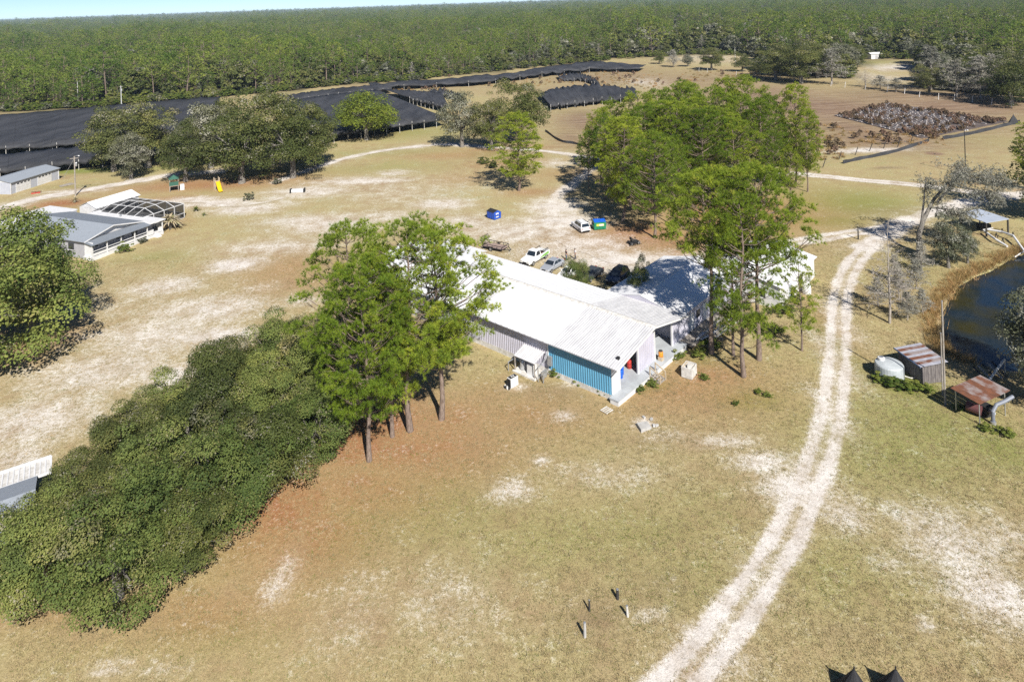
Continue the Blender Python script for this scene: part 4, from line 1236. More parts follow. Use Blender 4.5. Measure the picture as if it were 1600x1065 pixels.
def end_block():
    o = thing('end_block', 'white-walled low-roofed block at the far end of the wing', 'building', B2W(31.4, -4.9), BROT)
    L, D, ZE, ZR = 13.4, 10.6, 3.0, 4.1
    y, x = Vector((0, 1, 0)), Vector((1, 0, 0))
    box('wall', 0, L, 0, D, -0.3, ZE, WHITE, o)
    for p in (0.0, L - 0.12):
        MB().poly([(p, 0, ZE), (p, D, ZE), (p, D / 2, ZR - 0.05)], 0.12, (1, 0, 0)).build('gable_wall', WHITE, o)
    for s in (0, 1):
        n = Vector((0, -(ZR - ZE), D / 2)).normalized() if s == 0 else Vector((0, ZR - ZE, D / 2)).normalized()
        e = (0, -0.4, ZE - 0.03) if s == 0 else (0, D + 0.4, ZE - 0.03)
        rib_sheet('roof_slope', ribbed(-0.3, L + 0.3, 0.45, 0.025, 0), e, (0, D / 2, ZR + 0.02), n, WHITEROOF, o, x)
    box('ridge_cap', -0.3, L + 0.3, D / 2 - 0.2, D / 2 + 0.2, ZR - 0.03, ZR + 0.07, WHITE, o)
    box('door', 3.0, 4.1, -0.04, -0.003, 0.1, 2.3, GARAGE, o)
    box('window', 7.0, 8.4, -0.04, -0.003, 1.1, 2.2, GLASS, o)
    box('window', -0.04, -0.003, 2.0, 3.2, 1.1, 2.2, GLASS, o)
    t = thing('white_tank', 'small upright white tank at the end block\'s far corner', 'tank', G(1261, 459), BROT)
    MB().lathe([(0.5, 0.0), (0.55, 0.1), (0.55, 1.4), (0.35, 1.6), (0.12, 1.7)], 16).build('shell', WHITE, t, smooth=True)
    MB().lathe([(0.13, 1.7), (0.13, 1.8)], 10).build('cap', STEEL, t)
end_block()

# ---- things on and around the porch
def barrel(loc, m, label, group=None):
    o = thing('barrel', label, 'barrel', loc, 0, group)
    MB().lathe([(0.27, 0), (0.29, 0.04), (0.29, 0.28), (0.305, 0.30), (0.29, 0.32), (0.29, 0.58), (0.305, 0.60), (0.29, 0.62), (0.29, 0.86), (0.27, 0.90)], 16).build('shell', m, o, smooth=True)
    MB().lathe([(0.24, 0.885), (0.24, 0.91)], 16).build('lid', m, o)
for i, (p, t) in enumerate(((3.6, 2.2), (4.25, 2.5), (3.95, 3.2), (4.75, 3.2), (3.2, 2.9))):
    barrel(B2W(p, t, 0.65), BLUEPL, 'blue plastic barrel inside the open porch', 'blue barrels in the porch')
barrel(B2W(5.9, 2.5, 0.65), REDPAINT, 'red barrel beside the blue barrels in the porch')

def cooler():
    o = thing('water_cooler', 'orange round cooler on a stand by the porch wall', 'cooler', B2W(9.5, 0.55, 0.65), BROT)
    box('stand', -0.25, 0.25, -0.25, 0.25, 0, 0.42, LUMBER, o)
    MB().lathe([(0.25, 0.42), (0.27, 0.5), (0.27, 0.95), (0.22, 1.02)], 16).build('shell', ORANGE, o, smooth=True)
    MB().lathe([(0.23, 1.02), (0.23, 1.1), (0.1, 1.12)], 16).build('lid', DARK, o)
cooler()

def crates():
    rng = random.Random(4)
    for i in range(9):
        p, t = 9.5 + rng.uniform(0, 3.0), 3.0 + rng.uniform(0, 4.0)
        z = 0.65
        m = [ORANGE, GREENP, LUMBER, MATS['red_paint'], WHITE][i % 5]
        o = thing('storage_box', ['orange', 'green', 'wooden', 'red', 'white'][i % 5] + ' storage box in the shaded porch bay', 'box', B2W(p, t, z), BROT + rng.uniform(-0.2, 0.2), 'boxes in the porch bay')
        h = rng.uniform(0.5, 1.2)
        box('body', -0.4, 0.4, -0.3, 0.3, 0, h, m, o)
        box('lid', -0.42, 0.42, -0.32, 0.32, h, h + 0.06, m, o)
crates()

def freezer():
    a = G(1077, 586)
    o = thing('chest_box', 'open white metal box with rubbish on top beside the porch', 'box', a, BROT + 0.1)
    mb = MB()
    for args in ((-0.75, 0.75, -0.6, -0.55, 0, 1.15), (-0.75, 0.75, 0.55, 0.6, 0, 1.15), (-0.75, -0.70, -0.549, 0.549, 0, 1.15), (0.70, 0.75, -0.549, 0.549, 0, 1.15), (-0.70, 0.70, -0.549, 0.549, 0.85, 0.9)):
        mb.box(*args)
    mb.build('shell', MATS['dirty_white'], o)
    MB().box(-0.35, 0.2, -0.3, 0.2, 0.9, 1.22, Matrix.Rotation(0.4, 4, 'Z')).build('rag', DIRTYWHITE, o, bevel=0.05)
    MB().bar((-0.6, 0.5, 1.0), (0.66, 0.42, 1.1), 0.1, 0.05).build('board', LUMBER, o)
freezer()

def lumber():
    rng = random.Random(9)
    o = thing('lumber_stack', 'heap of long grey boards and pipes along the wing wall', 'lumber', B2W(15.6, -0.9, 0), BROT)
    for k in range(16):
        a = Vector((rng.uniform(0, 3.0), rng.uniform(-1.6, 0.6), rng.uniform(0.35, 1.1)))
        ln = rng.uniform(3.5, 7.0)
        b = a + Vector((ln, rng.uniform(-0.5, 0.5), rng.uniform(-0.25, 0.35)))
        MB().bar(a, b, rng.choice([0.12, 0.18, 0.22]), 0.06).build('board', rng.choice([WHITE, MATS['weathered_wood'], LUMBER, STEEL]), o)
    for k in range(4):
        box('trestle', 0.8 + k * 2.6, 0.95 + k * 2.6, -1.6, 0.7, 0.0, 0.35, MATS['weathered_wood'], o)
lumber()

def lean_to():
    o = thing('equipment_lean_to', 'low tin-roofed lean-to with pump equipment against the barn wall', 'lean-to', B2W(0.28, 11.2), BROT)
    box('slab', -2.1, -0.02, -1.3, 2.0, -0.1, 0.12, DIRTYWHITE, o)
    rib_sheet('roof', ribbed(-1.2, 1.9, 0.25, 0.03, 0), (-1.9, 0, 1.75), (-0.06, 0, 2.35), (-0.3, 0, 0.95), OLDROOF, o, Vector((0, 1, 0)))
    for t in (-1.1, 1.8):
        box('post', -1.85, -1.75, t - 0.05, t + 0.05, 0.12, 1.78, MATS['weathered_wood'], o)
    b = box('cabinet', -1.6, -0.9, -0.7, 0.2, 0.12, 1.2, WHITE, o, bevel=0.02)
    MB().lathe([(0.28, 0.12), (0.3, 0.2), (0.3, 1.2), (0.15, 1.4)], 14, (-1.2, 1.2)).build('pressure_tank', STEEL, o, smooth=True)
    MB().tube([(-1.9, -1.7, 0.0), (-1.9, -1.7, 1.5), (-0.5, -1.7, 1.9), (-0.2, -1.6, 2.6)], 0.06, 8).build('pipe', STEEL, o)
    MB().tube([(-2.3, 2.4, 0.0), (-2.3, 2.4, 1.0), (-1.2, 2.3, 1.1), (-1.2, 2.3, 0.1)], 0.07, 8).build('pipe', STEEL, o)
    box('meter_box', -0.35, -0.06, -2.3, -1.8, 1.2, 2.2, STEEL, o)
    box('wheel_frame', -1.5, -0.6, -1.9, -1.75, 0.1, 0.9, STEEL, o)
lean_to()

def fan_unit():
    o = thing('fan_unit', 'discarded square cooling unit with dark open side on the grass', 'unit', G(801, 602), 0.75)
    box('shell', -0.55, 0.55, -0.35, 0.3, 0.0, 1.0, WHITE, o, bevel=0.03)
    box('grille', -0.56, -0.551, -0.30, 0.25, 0.08, 0.92, BLACK, o)
    box('open_top', -0.48, 0.48, -0.28, 0.23, 1.002, 1.02, BLACK, o)
    MB().lathe([(0.12, 1.02), (0.12, 1.10)], 10).build('hub', STEEL, o)
    for k in range(4):
        MB().box(0.08, 0.25, -0.06, 0.06, 1.03, 1.06, Matrix.Rotation(k * math.pi / 2 + 0.4, 4, 'Z')).build('blade', DIRTYWHITE, o)
    for k in range(5):
        MB().lathe([(0.09, 0.0), (0.12, 0.2), (0.06, 0.3)], 8, (-0.8 - 0.12 * (k % 2), -0.3 + 0.16 * k)).build('jug', [BLACK, DIRTYWHITE, STEEL][k % 3], o)
fan_unit()

def rubble():
    o = thing('concrete_block_pile', 'broken white concrete step lying in front of the porch', 'rubble', G(1006, 668), 0.5)
    MB().poly([(-0.7, -0.45, 0.30), (0.5, -0.55, 0.22), (0.7, 0.35, 0.25), (-0.4, 0.6, 0.32)], 0.35).build('slab', CONC, o)
    for k, (x, y) in enumerate(((1.2, -0.5), (1.5, -0.2), (0.2, -1.0), (1.25, -0.9))):
        MB().box(x - 0.18, x + 0.18, y - 0.12, y + 0.12, 0, 0.2, Matrix.Rotation(0.5 * k, 4, 'Z')).build('chunk', CONC, o, bevel=0.03)
    p = thing('pallet', 'small wooden frame lying at the porch corner', 'pallet', G(948, 642), 0.7)
    for k in range(4):
        box('slat', -0.5, 0.5, -0.45 + k * 0.26, -0.33 + k * 0.26, 0.1, 0.13, DIRTYWHITE, p)
    for x_ in (-0.45, 0.4):
        box('runner', x_, x_ + 0.06, -0.46, 0.46, 0.0, 0.099, LUMBER, p)
    for i, (px, py, h) in enumerate(((849, 598, 0.9), (858, 583, 0.7))):
        q = MB().tube([(0, 0, 0), (0.05, 0, h), (0.25, 0.05, h + 0.05)], 0.07, 8).build('standpipe', STEEL)
        q.location = G(px, py)
        tag(q, 'bent grey standpipe near the blue wall, ' + ('taller' if i == 0 else 'shorter') + ' one', 'pipe')
rubble()

# ------------------------------------------------------------------ house with pool cage, garage, near porch house
HA = math.atan2(0.92, 0.39)
HO = G(144, 408)
HM = Matrix.Translation(HO) @ Matrix.Rotation(HA, 4, 'Z')
def gable_roof(o, x0, x1, xr, y0, y1, ze, zr, mnear, mfar, name='roof_slope', th=0.1, over=0.35):
    """ridge along y at x = xr"""
    k1, k2 = (zr - ze) / (xr - x0), (zr - ze) / (x1 - xr)
    a = MB().poly([(x0 - over, y0, ze - k1 * over), (x0 - over, y1, ze - k1 * over), (xr, y1, zr), (xr, y0, zr)], th, (0, 0, -1)).build(name, mnear, o)
    b = MB().poly([(xr, y0, zr - 0.003), (xr, y1, zr - 0.003), (x1 + over, y1, ze - k2 * over), (x1 + over, y0, ze - k2 * over)], th, (0, 0, -1)).build(name, mfar, o)
    return a, b

def house():
    o = thing('house', 'single-storey house with grey gable roof and white railed porch', 'house', HO, HA)
    ZF = 0.6
    box('porch_base', 0.0, 14.3, 0.0, 2.2, -0.1, ZF, WHITE, o)
    box('wall', 0.3, 11.0, 2.21, 22, -0.1, 3.1, SIDING, o)
    box('wall', 11.01, 14.0, 2.6, 18, -0.1, 2.75, SIDING, o)
    MB().poly([(0.3, 2.2, 3.1), (11.0, 2.2, 3.1), (5.3, 2.2, 4.25)], 0.1, (0, 1, 0)).build('gable_panel', WHITE, o)
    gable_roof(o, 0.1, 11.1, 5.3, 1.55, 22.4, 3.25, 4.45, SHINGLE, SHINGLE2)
    for s, x0 in ((0, -0.25), (1, 11.45)):
        MB().bar((x0, 1.52, 3.1), (5.3, 1.52, 4.36), 0.05, 0.18).build('gable_trim', WHITE, o)
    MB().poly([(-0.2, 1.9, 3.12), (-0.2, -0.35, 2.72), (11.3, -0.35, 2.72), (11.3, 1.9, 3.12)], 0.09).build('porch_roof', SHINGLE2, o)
    MB().poly([(11.35, -0.3, 2.92), (14.6, -0.3, 2.88), (14.6, 18.2, 2.95), (11.35, 18.2, 3.0)], 0.14).build('flat_roof', WHITE, o)
    MB().poly([(2.0, 22.45, 3.3), (13.0, 22.45, 3.2), (13.0, 31, 3.2), (2.0, 31, 3.3)], 0.14).build('flat_roof', WHITE, o)
    box('wall', 2.3, 12.6, 22.1, 30.7, -0.1, 3.05, SIDING, o)
    MB().poly([(-1.0, 23.5, 3.0), (2.0, 23.5, 3.6), (2.0, 31, 3.6), (-1.0, 31, 3.0)], 0.1).build('lean_roof', WHITE, o)
    box('wall', -0.6, 1.9, 23.8, 30.6, -0.1, 2.9, WHITE, o)
    box('side_wall', 0.24, 0.30, 0.05, 2.2, ZF, 3.05, WHITE, o)
    # posts and rails
    xs = [0.1, 2.9, 5.6, 8.3, 10.9, 14.15]
    for x_ in xs:
        box('porch_post', x_ - 0.08, x_ + 0.08, 0.04, 0.20, ZF, 2.72, WHITE, o)
    for a, b in zip(xs[:-2], xs[1:-1]):
        box('rail', a + 0.09, b - 0.09, 0.07, 0.15, ZF + 0.85, ZF + 0.95, WHITE, o)
        box('rail', a + 0.09, b - 0.09, 0.085, 0.135, ZF + 0.12, ZF + 0.55, WHITE, o)
    for a, b in ((11.0, 12.2), (13.2, 14.1)):
        box('rail', a, b, 0.07, 0.15, ZF + 0.1, ZF + 0.95, WHITE, o)
    for k in range(3):
        box('step', 12.2, 13.2, -0.3 * (k + 1), -0.3 * k - 0.003, -0.1, ZF - 0.15 * (k + 1), WHITE, o)
    for x_, wd in ((1.2, 1.5), (6.2, 1.6)):
        w_ = box('window', x_, x_ + wd, 2.14, 2.18, 1.45, 2.5, GLASS, o)
        box('frame', x_ - 0.06, x_ + wd + 0.06, 2.185, 2.205, 1.39, 2.56, WHITE, w_)
        box('mullion', x_ + wd / 2 - 0.04, x_ + wd / 2 + 0.04, 2.10, 2.139, 1.45, 2.5, WHITE, w_)
    d = box('door', 9.3, 10.4, 2.14, 2.2, ZF, 2.6, GLASS, o)
    box('handle', 9.4, 9.46, 2.08, 2.139, 1.5, 1.7, STEEL, d)
    for y_ in (5, 10, 15):
        w_ = box('window', 0.22, 0.29, y_, y_ + 1.4, 1.3, 2.4, GLASS, o)
        box('sill', 0.12, 0.28, y_ - 0.1, y_ + 1.5, 1.2, 1.29, WHITE, w_)
    box('roof_vent', 4.0, 4.3, 12, 12.3, 4.0, 4.5, STEEL, o)
    box('roof_vent', 12.6, 12.9, 9.5, 9.8, 2.97, 3.3, STEEL, o)
house()

def pool_house():
    c = G(154, 324, 3.0)
    o = thing('pool_house', 'narrow white metal-roofed building beside the pool cage', 'building', (c.x, c.y, 0), HA)
    box('wall', -0.4, 9.3, 0.2, 5.2, -0.1, 2.8, WHITE, o)
    n = Vector((0, -1.1, 2.6)).normalized()
    rib_sheet('roof_slope', ribbed(-0.6, 9.6, 0.4, 0.025, 0), (0, -0.1, 2.9), (0, 2.7, 3.95), n, WHITEROOF, o, Vector((1, 0, 0)))
    rib_sheet('roof_slope', ribbed(-0.6, 9.6, 0.4, 0.025, 0), (0, 5.5, 2.9), (0, 2.7, 3.95), Vector((0, 1.1, 2.6)).normalized(), WHITEROOF, o, Vector((1, 0, 0)))
    MB().poly([(-0.42, 0.2, 2.8), (-0.42, 5.2, 2.8), (-0.42, 2.7, 3.85)], 0.1, (1, 0, 0)).build('gable_wall', WHITE, o)
    for x_ in (1.5, 5.5):
        box('door', x_, x_ + 1.8, 0.14, 0.197, 0.05, 2.2, GLASS, o)
pool_house()

def pool_cage():
    m, nt, b = new_mat('dark_insect_screen')
    b.inputs['Base Color'].default_value = rgb((0.012, 0.013, 0.014))
    b.inputs['Roughness'].default_value = 0.7
    tr = nt.nodes.new('ShaderNodeBsdfTransparent')
    mx = nt.nodes.new('ShaderNodeMixShader')
    mx.inputs[0].default_value = 0.62
    nt.links.new(tr.outputs[0], mx.inputs[1])
    nt.links.new(b.outputs[0], mx.inputs[2])
    nt.links.new(mx.outputs[0], nt.nodes['Material Output'].inputs['Surface'])
    SCREEN = m
    c = G(288, 340)
    # local x towards the house's far side (HA), y back-left
    o = thing('pool_cage', 'screened pool enclosure with white frame and domed roof', 'pool cage', (c.x, c.y, 0), HA)
    W, D, Z1, Z2, ins = 9.5, 14.5, 2.9, 4.1, 2.3
    box('deck', -W, 0, 0, D, -0.1, 0.08, CONC, o)
    def P(i, j):
        """node grid over the cage roof: i along x (0..4), j along y (0..6)"""
        x = -W + W * i / 4
        y = D * j / 6
        e = min(i, 4 - i, j, 6 - j)
        return Vector((x, y, Z1 if e == 0 else (Z1 + (Z2 - Z1) * (0.78 if e == 1 else 1.0))))
    def bar(a, b_, w=0.11):
        MB().bar(a, b_, w, w).build('frame_bar', WHITE, o)
    def pane(*pts):
        MB().poly([Vector(p) for p in pts]).build('screen_panel', SCREEN, o)
    for i in range(5):
        for j in range(7):
            if i < 4:
                bar(P(i, j), P(i + 1, j))
            if j < 6:
                bar(P(i, j), P(i, j + 1))
            if i < 4 and j < 6:
                pane(P(i, j), P(i + 1, j), P(i + 1, j + 1))
                pane(P(i, j), P(i + 1, j + 1), P(i, j + 1))
            if i in (0, 4) or j in (0, 6):
                p = P(i, j)
                bar((p.x, p.y, 0.08), p)
    for i in range(4):
        for j in (0, 6):
            a, b_ = P(i, j), P(i + 1, j)
            pane((a.x, a.y, 0.1), (b_.x, b_.y, 0.1), b_, a)
            bar((a.x, a.y, 1.0), (b_.x, b_.y, 1.0), 0.08)
    for j in range(6):
        for i in (0, 4):
            a, b_ = P(i, j), P(i, j + 1)
            pane((a.x, a.y, 0.1), (b_.x, b_.y, 0.1), b_, a)
            bar((a.x, a.y, 1.0), (b_.x, b_.y, 1.0), 0.08)
    pw = mat('pool_water_blue', (0.06, 0.25, 0.32), (0.05, 0.20, 0.27), 2.0, 0.06)
    q = MB().poly([Vector((-W + 2 + 2.4 * math.cos(a) * (1 + 0.15 * math.sin(2 * a)) + 2.6, 7 + 4.2 * math.sin(a), 0.085)) for a in np.linspace(0, 6.28, 28)[:-1]]).build('pool', pw, o)
pool_cage()

def garage():
    a, b = G(17, 304), G(92, 280)
    o = thing('garage', 'long low garage with two white doors beside the lane', 'garage', a, heading(a, b))
    L, D, Z = (b - a).length, 8.0, 2.9
    box('wall', 0, L, 0, D, -0.1, Z, GARAGE, o)
    MB().poly([(0, 0.0, Z), (0, D, Z), (0, D / 2, Z + 0.75)], 0.1, (1, 0, 0)).build('gable_wall', WHITE, o)
    MB().poly([(L - 0.1, 0.0, Z), (L - 0.1, D, Z), (L - 0.1, D / 2, Z + 0.75)], 0.1, (1, 0, 0)).build('gable_wall', WHITE, o)
    MB().poly([(-0.25, -0.4, Z - 0.02), (L + 0.25, -0.4, Z - 0.02), (L + 0.25, D / 2, Z + 0.87), (-0.25, D / 2, Z + 0.87)], 0.1).build('roof_slope', SHINGLE, o)
    MB().poly([(-0.25, D / 2, Z + 0.867), (L + 0.25, D / 2, Z + 0.867), (L + 0.25, D + 0.4, Z - 0.02), (-0.25, D + 0.4, Z - 0.02)], 0.1).build('roof_slope', SHINGLE, o)
    for x_ in (1.4, 7.6):
        d = box('garage_door', x_, x_ + 4.2, -0.06, -0.003, 0.05, 2.35, WHITE, o)
        for k in range(4):
            box('pane', x_ + 0.3 + k * 1.0, x_ + 0.9 + k * 1.0, -0.075, -0.062, 1.95, 2.2, GLASS, d)
        for z in (0.6, 1.2, 1.75):
            box('panel_line', x_ + 0.03, x_ + 4.17, -0.07, -0.062, z, z + 0.03, DIRTYWHITE, d)
    box('trim', -0.06, 0.1, -0.08, -0.002, 0, Z - 0.12, WHITE, o)
    box('trim', L - 0.1, L + 0.06, -0.08, -0.002, 0, Z - 0.12, WHITE, o)
    box('side_door', -0.05, -0.003, 3.0, 4.0, 0.05, 2.1, WHITE, o)
    k = thing('tractor_attachment', 'rusty red machine attachment lying by the garage door', 'machine', G(56, 302), 0.3)
    box('frame', -0.9, 0.9, -0.25, 0.25, 0.15, 0.35, REDPAINT, k)
    for x_ in (-0.8, -0.3, 0.3, 0.8):
        MB().lathe([(0.3, -0.04), (0.3, 0.04)], 12).build('disc', RUST, k).location = (x_, 0.3, 0.3)
        k.children[-1].rotation_euler = (rad(90), 0, 0.2)
    MB().bar((0, -0.2, 0.35), (0.2, -0.9, 0.7), 0.1).build('hitch', REDPAINT, k)
    l = thing('timber_pile', 'dark timbers lying between the garage and the pole', 'timber', G(106, 290), 0.9)
    for q in range(4):
        MB().bar((-1.6, q * 0.3, 0.12), (1.6 - 0.2 * q, q * 0.3 + 0.1, 0.12 + 0.05 * q), 0.2, 0.2).build('beam', MATS['weathered_wood'], l)
garage()

def near_house():
    a, b = G(0, 740, 2.9), G(79, 714, 2.9)
    o = thing('near_house', 'house corner with white sheet porch roof and grey main roof', 'house', (b.x, b.y, 0), heading(a, b))
    L = 14.0
    # local x along the porch, negative x leaves the frame; y negative towards the camera
    MB().poly([(-L, 0.0, 2.9), (0.0, 0.0, 2.9), (0.0, -2.45, 3.0), (-L, -2.45, 3.0)], 0.08).build('porch_roof', DIRTYWHITE, o)
    for k in range(36):
        x_ = -0.35 - k * 0.38
        MB().bar((x_, -0.02, 2.925), (x_, -2.43, 3.025), 0.10, 0.05).build('batten', WHITE, o)
    for nm, y0, y1 in (('edge_trim', -0.02, 0.12), ('edge_trim', -2.6, -2.46)):
        box(nm, -L, 0.05, y0, y1, 2.86, 3.06, WHITE, o)
    box('edge_trim', 0.0, 0.12, -2.45, -0.03, 2.84, 3.05, WHITE, o)
    MB().poly([(-L, -2.62, 3.1), (-0.9, -2.62, 3.1), (-0.9, -6.5, 4.2), (-L, -6.5, 4.2)], 0.12).build('main_roof', SHINGLE, o)
    MB().poly([(-L, -6.5, 4.197), (-0.9, -6.5, 4.197), (-0.9, -10.4, 3.1), (-L, -10.4, 3.1)], 0.12).build('main_roof', SHINGLE, o)
    box('wall', -L + 0.3, -1.3, -10.0, -2.9, -0.1, 2.95, SIDING, o)
    for x_ in (-0.12, -4.0, -8.0):
        box('porch_post', x_ - 0.12, x_, -0.14, -0.02, 0, 2.82, WHITE, o)
    box('porch_deck', -L, 0, -2.8, 0.0, -0.1, 0.3, MATS['weathered_wood'], o)
near_house()

# ------------------------------------------------------------------ vehicles
def paint(name, c, rough=0.28):
    return mat(name, c, tuple(x * 0.93 for x in c), 1.2, rough, spec=0.6)

def wheel(o, x, y, r, w_):
    s = 1 if y > 0 else -1
    t = MB().lathe([(r * 0.62, -w_ / 2), (r * 0.94, -w_ / 2), (r, -w_ * 0.3), (r, w_ * 0.3), (r * 0.94, w_ / 2), (r * 0.62, w_ / 2)], 18).build('wheel', BLACK, o, smooth=False)
    t.location = (x, y, r)
    t.rotation_euler = (rad(90), 0, 0)
    MB().lathe([(r * 0.60, -w_ * 0.49), (r * 0.62, -w_ * 0.53), (r * 0.2, -w_ * 0.50), (r * 0.18, w_ * 0.50), (r * 0.62, w_ * 0.53), (r * 0.6, w_ * 0.49)], 14).build('rim', STEEL, t)

def vehicle(name, label, cat, loc, rot, kind, body, L=4.8, W=1.85, group=None):
    o = thing(name, label, cat, loc, rot, group)
    hw = W / 2
    if kind == 'sedan':
        st = [(0.5, 0.60, 0.80), (0.47, 0.72, 0.93), (0.30, 0.86, 1.0), (0.20, 0.92, 1.0), (-0.30, 0.97, 1.0), (-0.44, 0.96, 0.96), (-0.5, 0.80, 0.86)]
        cab = (0.23, -0.37, 0.05, -0.22, 0.92, 1.45)
        r = 0.33
    elif kind == 'suv':
        st = [(0.5, 0.70, 0.84), (0.475, 0.88, 0.95), (0.30, 1.0, 1.0), (0.22, 1.04, 1.0), (-0.40, 1.07, 1.0), (-0.48, 1.05, 0.97), (-0.5, 0.85, 0.92)]
        cab = (0.25, -0.485, 0.09, -0.42, 1.02, 1.72)
        r = 0.37
    else:
        st = [(0.5, 0.85, 0.86), (0.475, 1.02, 0.96), (0.30, 1.14, 1.0), (0.20, 1.16, 1.0), (-0.10, 1.16, 1.0)]
        cab = (0.215, -0.095, 0.10, -0.075, 1.14, 1.92)
        r = 0.40
    zb = 0.30 if kind != 'pickup' else 0.42
    mb = MB()
    V, F = [], []
    for x, zt, wf in st:
        w_ = hw * wf
        V += [(x * L, -w_ * 0.94, zb), (x * L, -w_, zb + 0.18), (x * L, -w_, zt - 0.12), (x * L, -w_ * 0.9, zt), (x * L, w_ * 0.9, zt), (x * L, w_, zt - 0.12), (x * L, w_, zb + 0.18), (x * L, w_ * 0.94, zb)]
    n = len(st)
    for i in range(n - 1):
        for k in range(8):
            a, b = i * 8 + k, i * 8 + (k + 1) % 8
            F.append((a, b, b + 8, a + 8))
    F += [tuple(range(8)), tuple(range((n - 1) * 8, n * 8))]
    mb.add(V, F)
    mb.build('body', body, o, bevel=0.03)
    xb0, xb1, xr0, xr1, zc, zr = cab
    bw, rw = hw * 0.93, hw * 0.74
    Bq = [(xb0 * L, -bw), (xb0 * L, bw), (xb1 * L, bw), (xb1 * L, -bw)]
    Rq = [(xr0 * L, -rw), (xr0 * L, rw), (xr1 * L, rw), (xr1 * L, -rw)]
    cv = [Vector((x, y, zc)) for x, y in Bq] + [Vector((x, y, zr)) for x, y in Rq]
    MB().add(cv, [(4, 5, 6, 7), (0, 1, 5, 4), (1, 2, 6, 5), (2, 3, 7, 6), (3, 0, 4, 7)]).build('cabin', body, o, bevel=0.05)
    def glass(nm, i, j, u0=0.06, u1=0.94, v0=0.12, v1=0.88):
        a, b, c, d = cv[i], cv[j], cv[j + 4], cv[i + 4]
        nrm = (b - a).cross(d - a).normalized()
        if nrm.dot((a + b) / 2 - Vector((0, 0, a.z))) < 0:
            nrm = -nrm
        def P(u, v):
            return a.lerp(b, u).lerp(d.lerp(c, u), v) + nrm * 0.015
        MB().poly([P(u0, v0), P(u1, v0), P(u1, v1), P(u0, v1)], 0.012, -nrm).build(nm, GLASS, o)
    glass('windscreen', 0, 1)
    glass('rear_window', 2, 3)
    for (i, j) in ((1, 2), (3, 0)):
        if kind == 'pickup':
            glass('side_window', i, j, 0.12, 0.86)
        else:
            glass('side_window', i, j, 0.10, 0.50)
            glass('side_window', i, j, 0.54, 0.90)
    for s in (-1, 1):
        wheel(o, 0.32 * L, s * (hw - 0.10), r, 0.22)
        wheel(o, -0.31 * L, s * (hw - 0.10), r, 0.22)
        zt = st[1][1]
        box('headlight', 0.478 * L, 0.503 * L, s * hw * 0.62 - 0.17, s * hw * 0.62 + 0.17, zt - 0.22, zt - 0.08, MATS['dirty_white'], o)
        box('tail_light', -0.505 * L, -0.488 * L, s * hw * 0.72 - 0.13, s * hw * 0.72 + 0.13, 0.74, 0.92, REDPAINT, o)
        box('mirror', xb0 * L - 0.35, xb0 * L - 0.2, s * (hw + 0.02) - 0.08, s * (hw + 0.02) + 0.08, zc + 0.05, zc + 0.2, body, o)
    box('front_bumper', 0.47 * L, 0.512 * L, -hw * 0.80, hw * 0.80, zb - 0.02, zb + 0.2, BLACK, o)
    box('grille', 0.485 * L, 0.508 * L, -hw * 0.35, hw * 0.35, zb + 0.22, zb + 0.36, BLACK, o)
    if kind == 'pickup':
        box('bed_floor', -0.5 * L, -0.10 * L, -hw * 0.96, hw * 0.96, zb, 0.78, BLACK, o)
        for s in (-1, 1):
            box('bed_side', -0.5 * L, -0.102 * L, min(s * hw * 0.88, s * hw), max(s * hw * 0.88, s * hw), 0.5, 1.17, body, o, bevel=0.02)
        box('tailgate', -0.503 * L, -0.485 * L, -hw * 0.88, hw * 0.88, 0.55, 1.15, body, o)
        for s in (-1, 1):
            MB().bar((-0.12 * L, s * hw * 0.8, 1.5), (-0.49 * L, s * hw * 0.8, 1.5), 0.07).build('rack_bar', BLACK, o)
            for x in (-0.13, -0.48):
                MB().bar((x * L, s * hw * 0.8, 1.15), (x * L, s * hw * 0.8, 1.5), 0.06).build('rack_post', BLACK, o)
        MB().bar((-0.13 * L, -hw * 0.8, 1.5), (-0.13 * L, hw * 0.8, 1.5), 0.06).build('rack_bar', BLACK, o)
        box('toolbox', -0.19 * L, -0.12 * L, -hw * 0.86, hw * 0.86, 0.79, 1.28, RUST, o)
    else:
        box('rear_bumper', -0.512 * L, -0.47 * L, -hw * 0.8, hw * 0.8, zb, zb + 0.2, BLACK if kind == 'suv' else body, o)
        box('licence_plate', -0.515 * L, -0.506 * L, -0.2, 0.2, 0.66, 0.80, DIRTYWHITE, o)
        if kind == 'suv':
            for s in (-1, 1):
                MB().bar((xr0 * L - 0.1, s * rw * 0.9, zr + 0.05), (xr1 * L + 0.1, s * rw * 0.9, zr + 0.05), 0.05).build('roof_rail', BLACK, o)
    return o

def spot(front, rear):
    a, b = G(*front), G(*rear)
    c = (a + b) / 2
    return c, heading(b, a)

c, r = spot((820, 417), (851, 399))
pk = vehicle('pickup_truck', 'white work pickup with green side stripe and ladder rack', 'pickup', c, r, 'pickup', paint('white_car_paint', (0.78, 0.79, 0.78)), 5.7, 2.0)
for s in (-1, 1):
    MB().poly([(0.2, s * 1.012, 0.62), (-2.6, s * 1.012, 0.62), (-2.6, s * 1.012, 1.1), (-1.0, s * 1.012, 0.95)], 0.01, (0, -s, 0)).build('stripe', paint('green_stripe', (0.18, 0.42, 0.08)), pk)
c, r = spot((846, 430), (880, 410))
vehicle('sedan', 'silver grey sedan parked beside the white pickup', 'car', c, r, 'sedan', paint('silver_car_paint', (0.30, 0.32, 0.35)), 4.8, 1.85)
c, r = spot((874, 440), (905, 423))
vehicle('sedan', 'white car mostly hidden by the leafy small tree', 'car', c, r, 'sedan', MATS['white_car_paint'], 4.6, 1.8)
c, r = spot((908, 444), (940, 424))
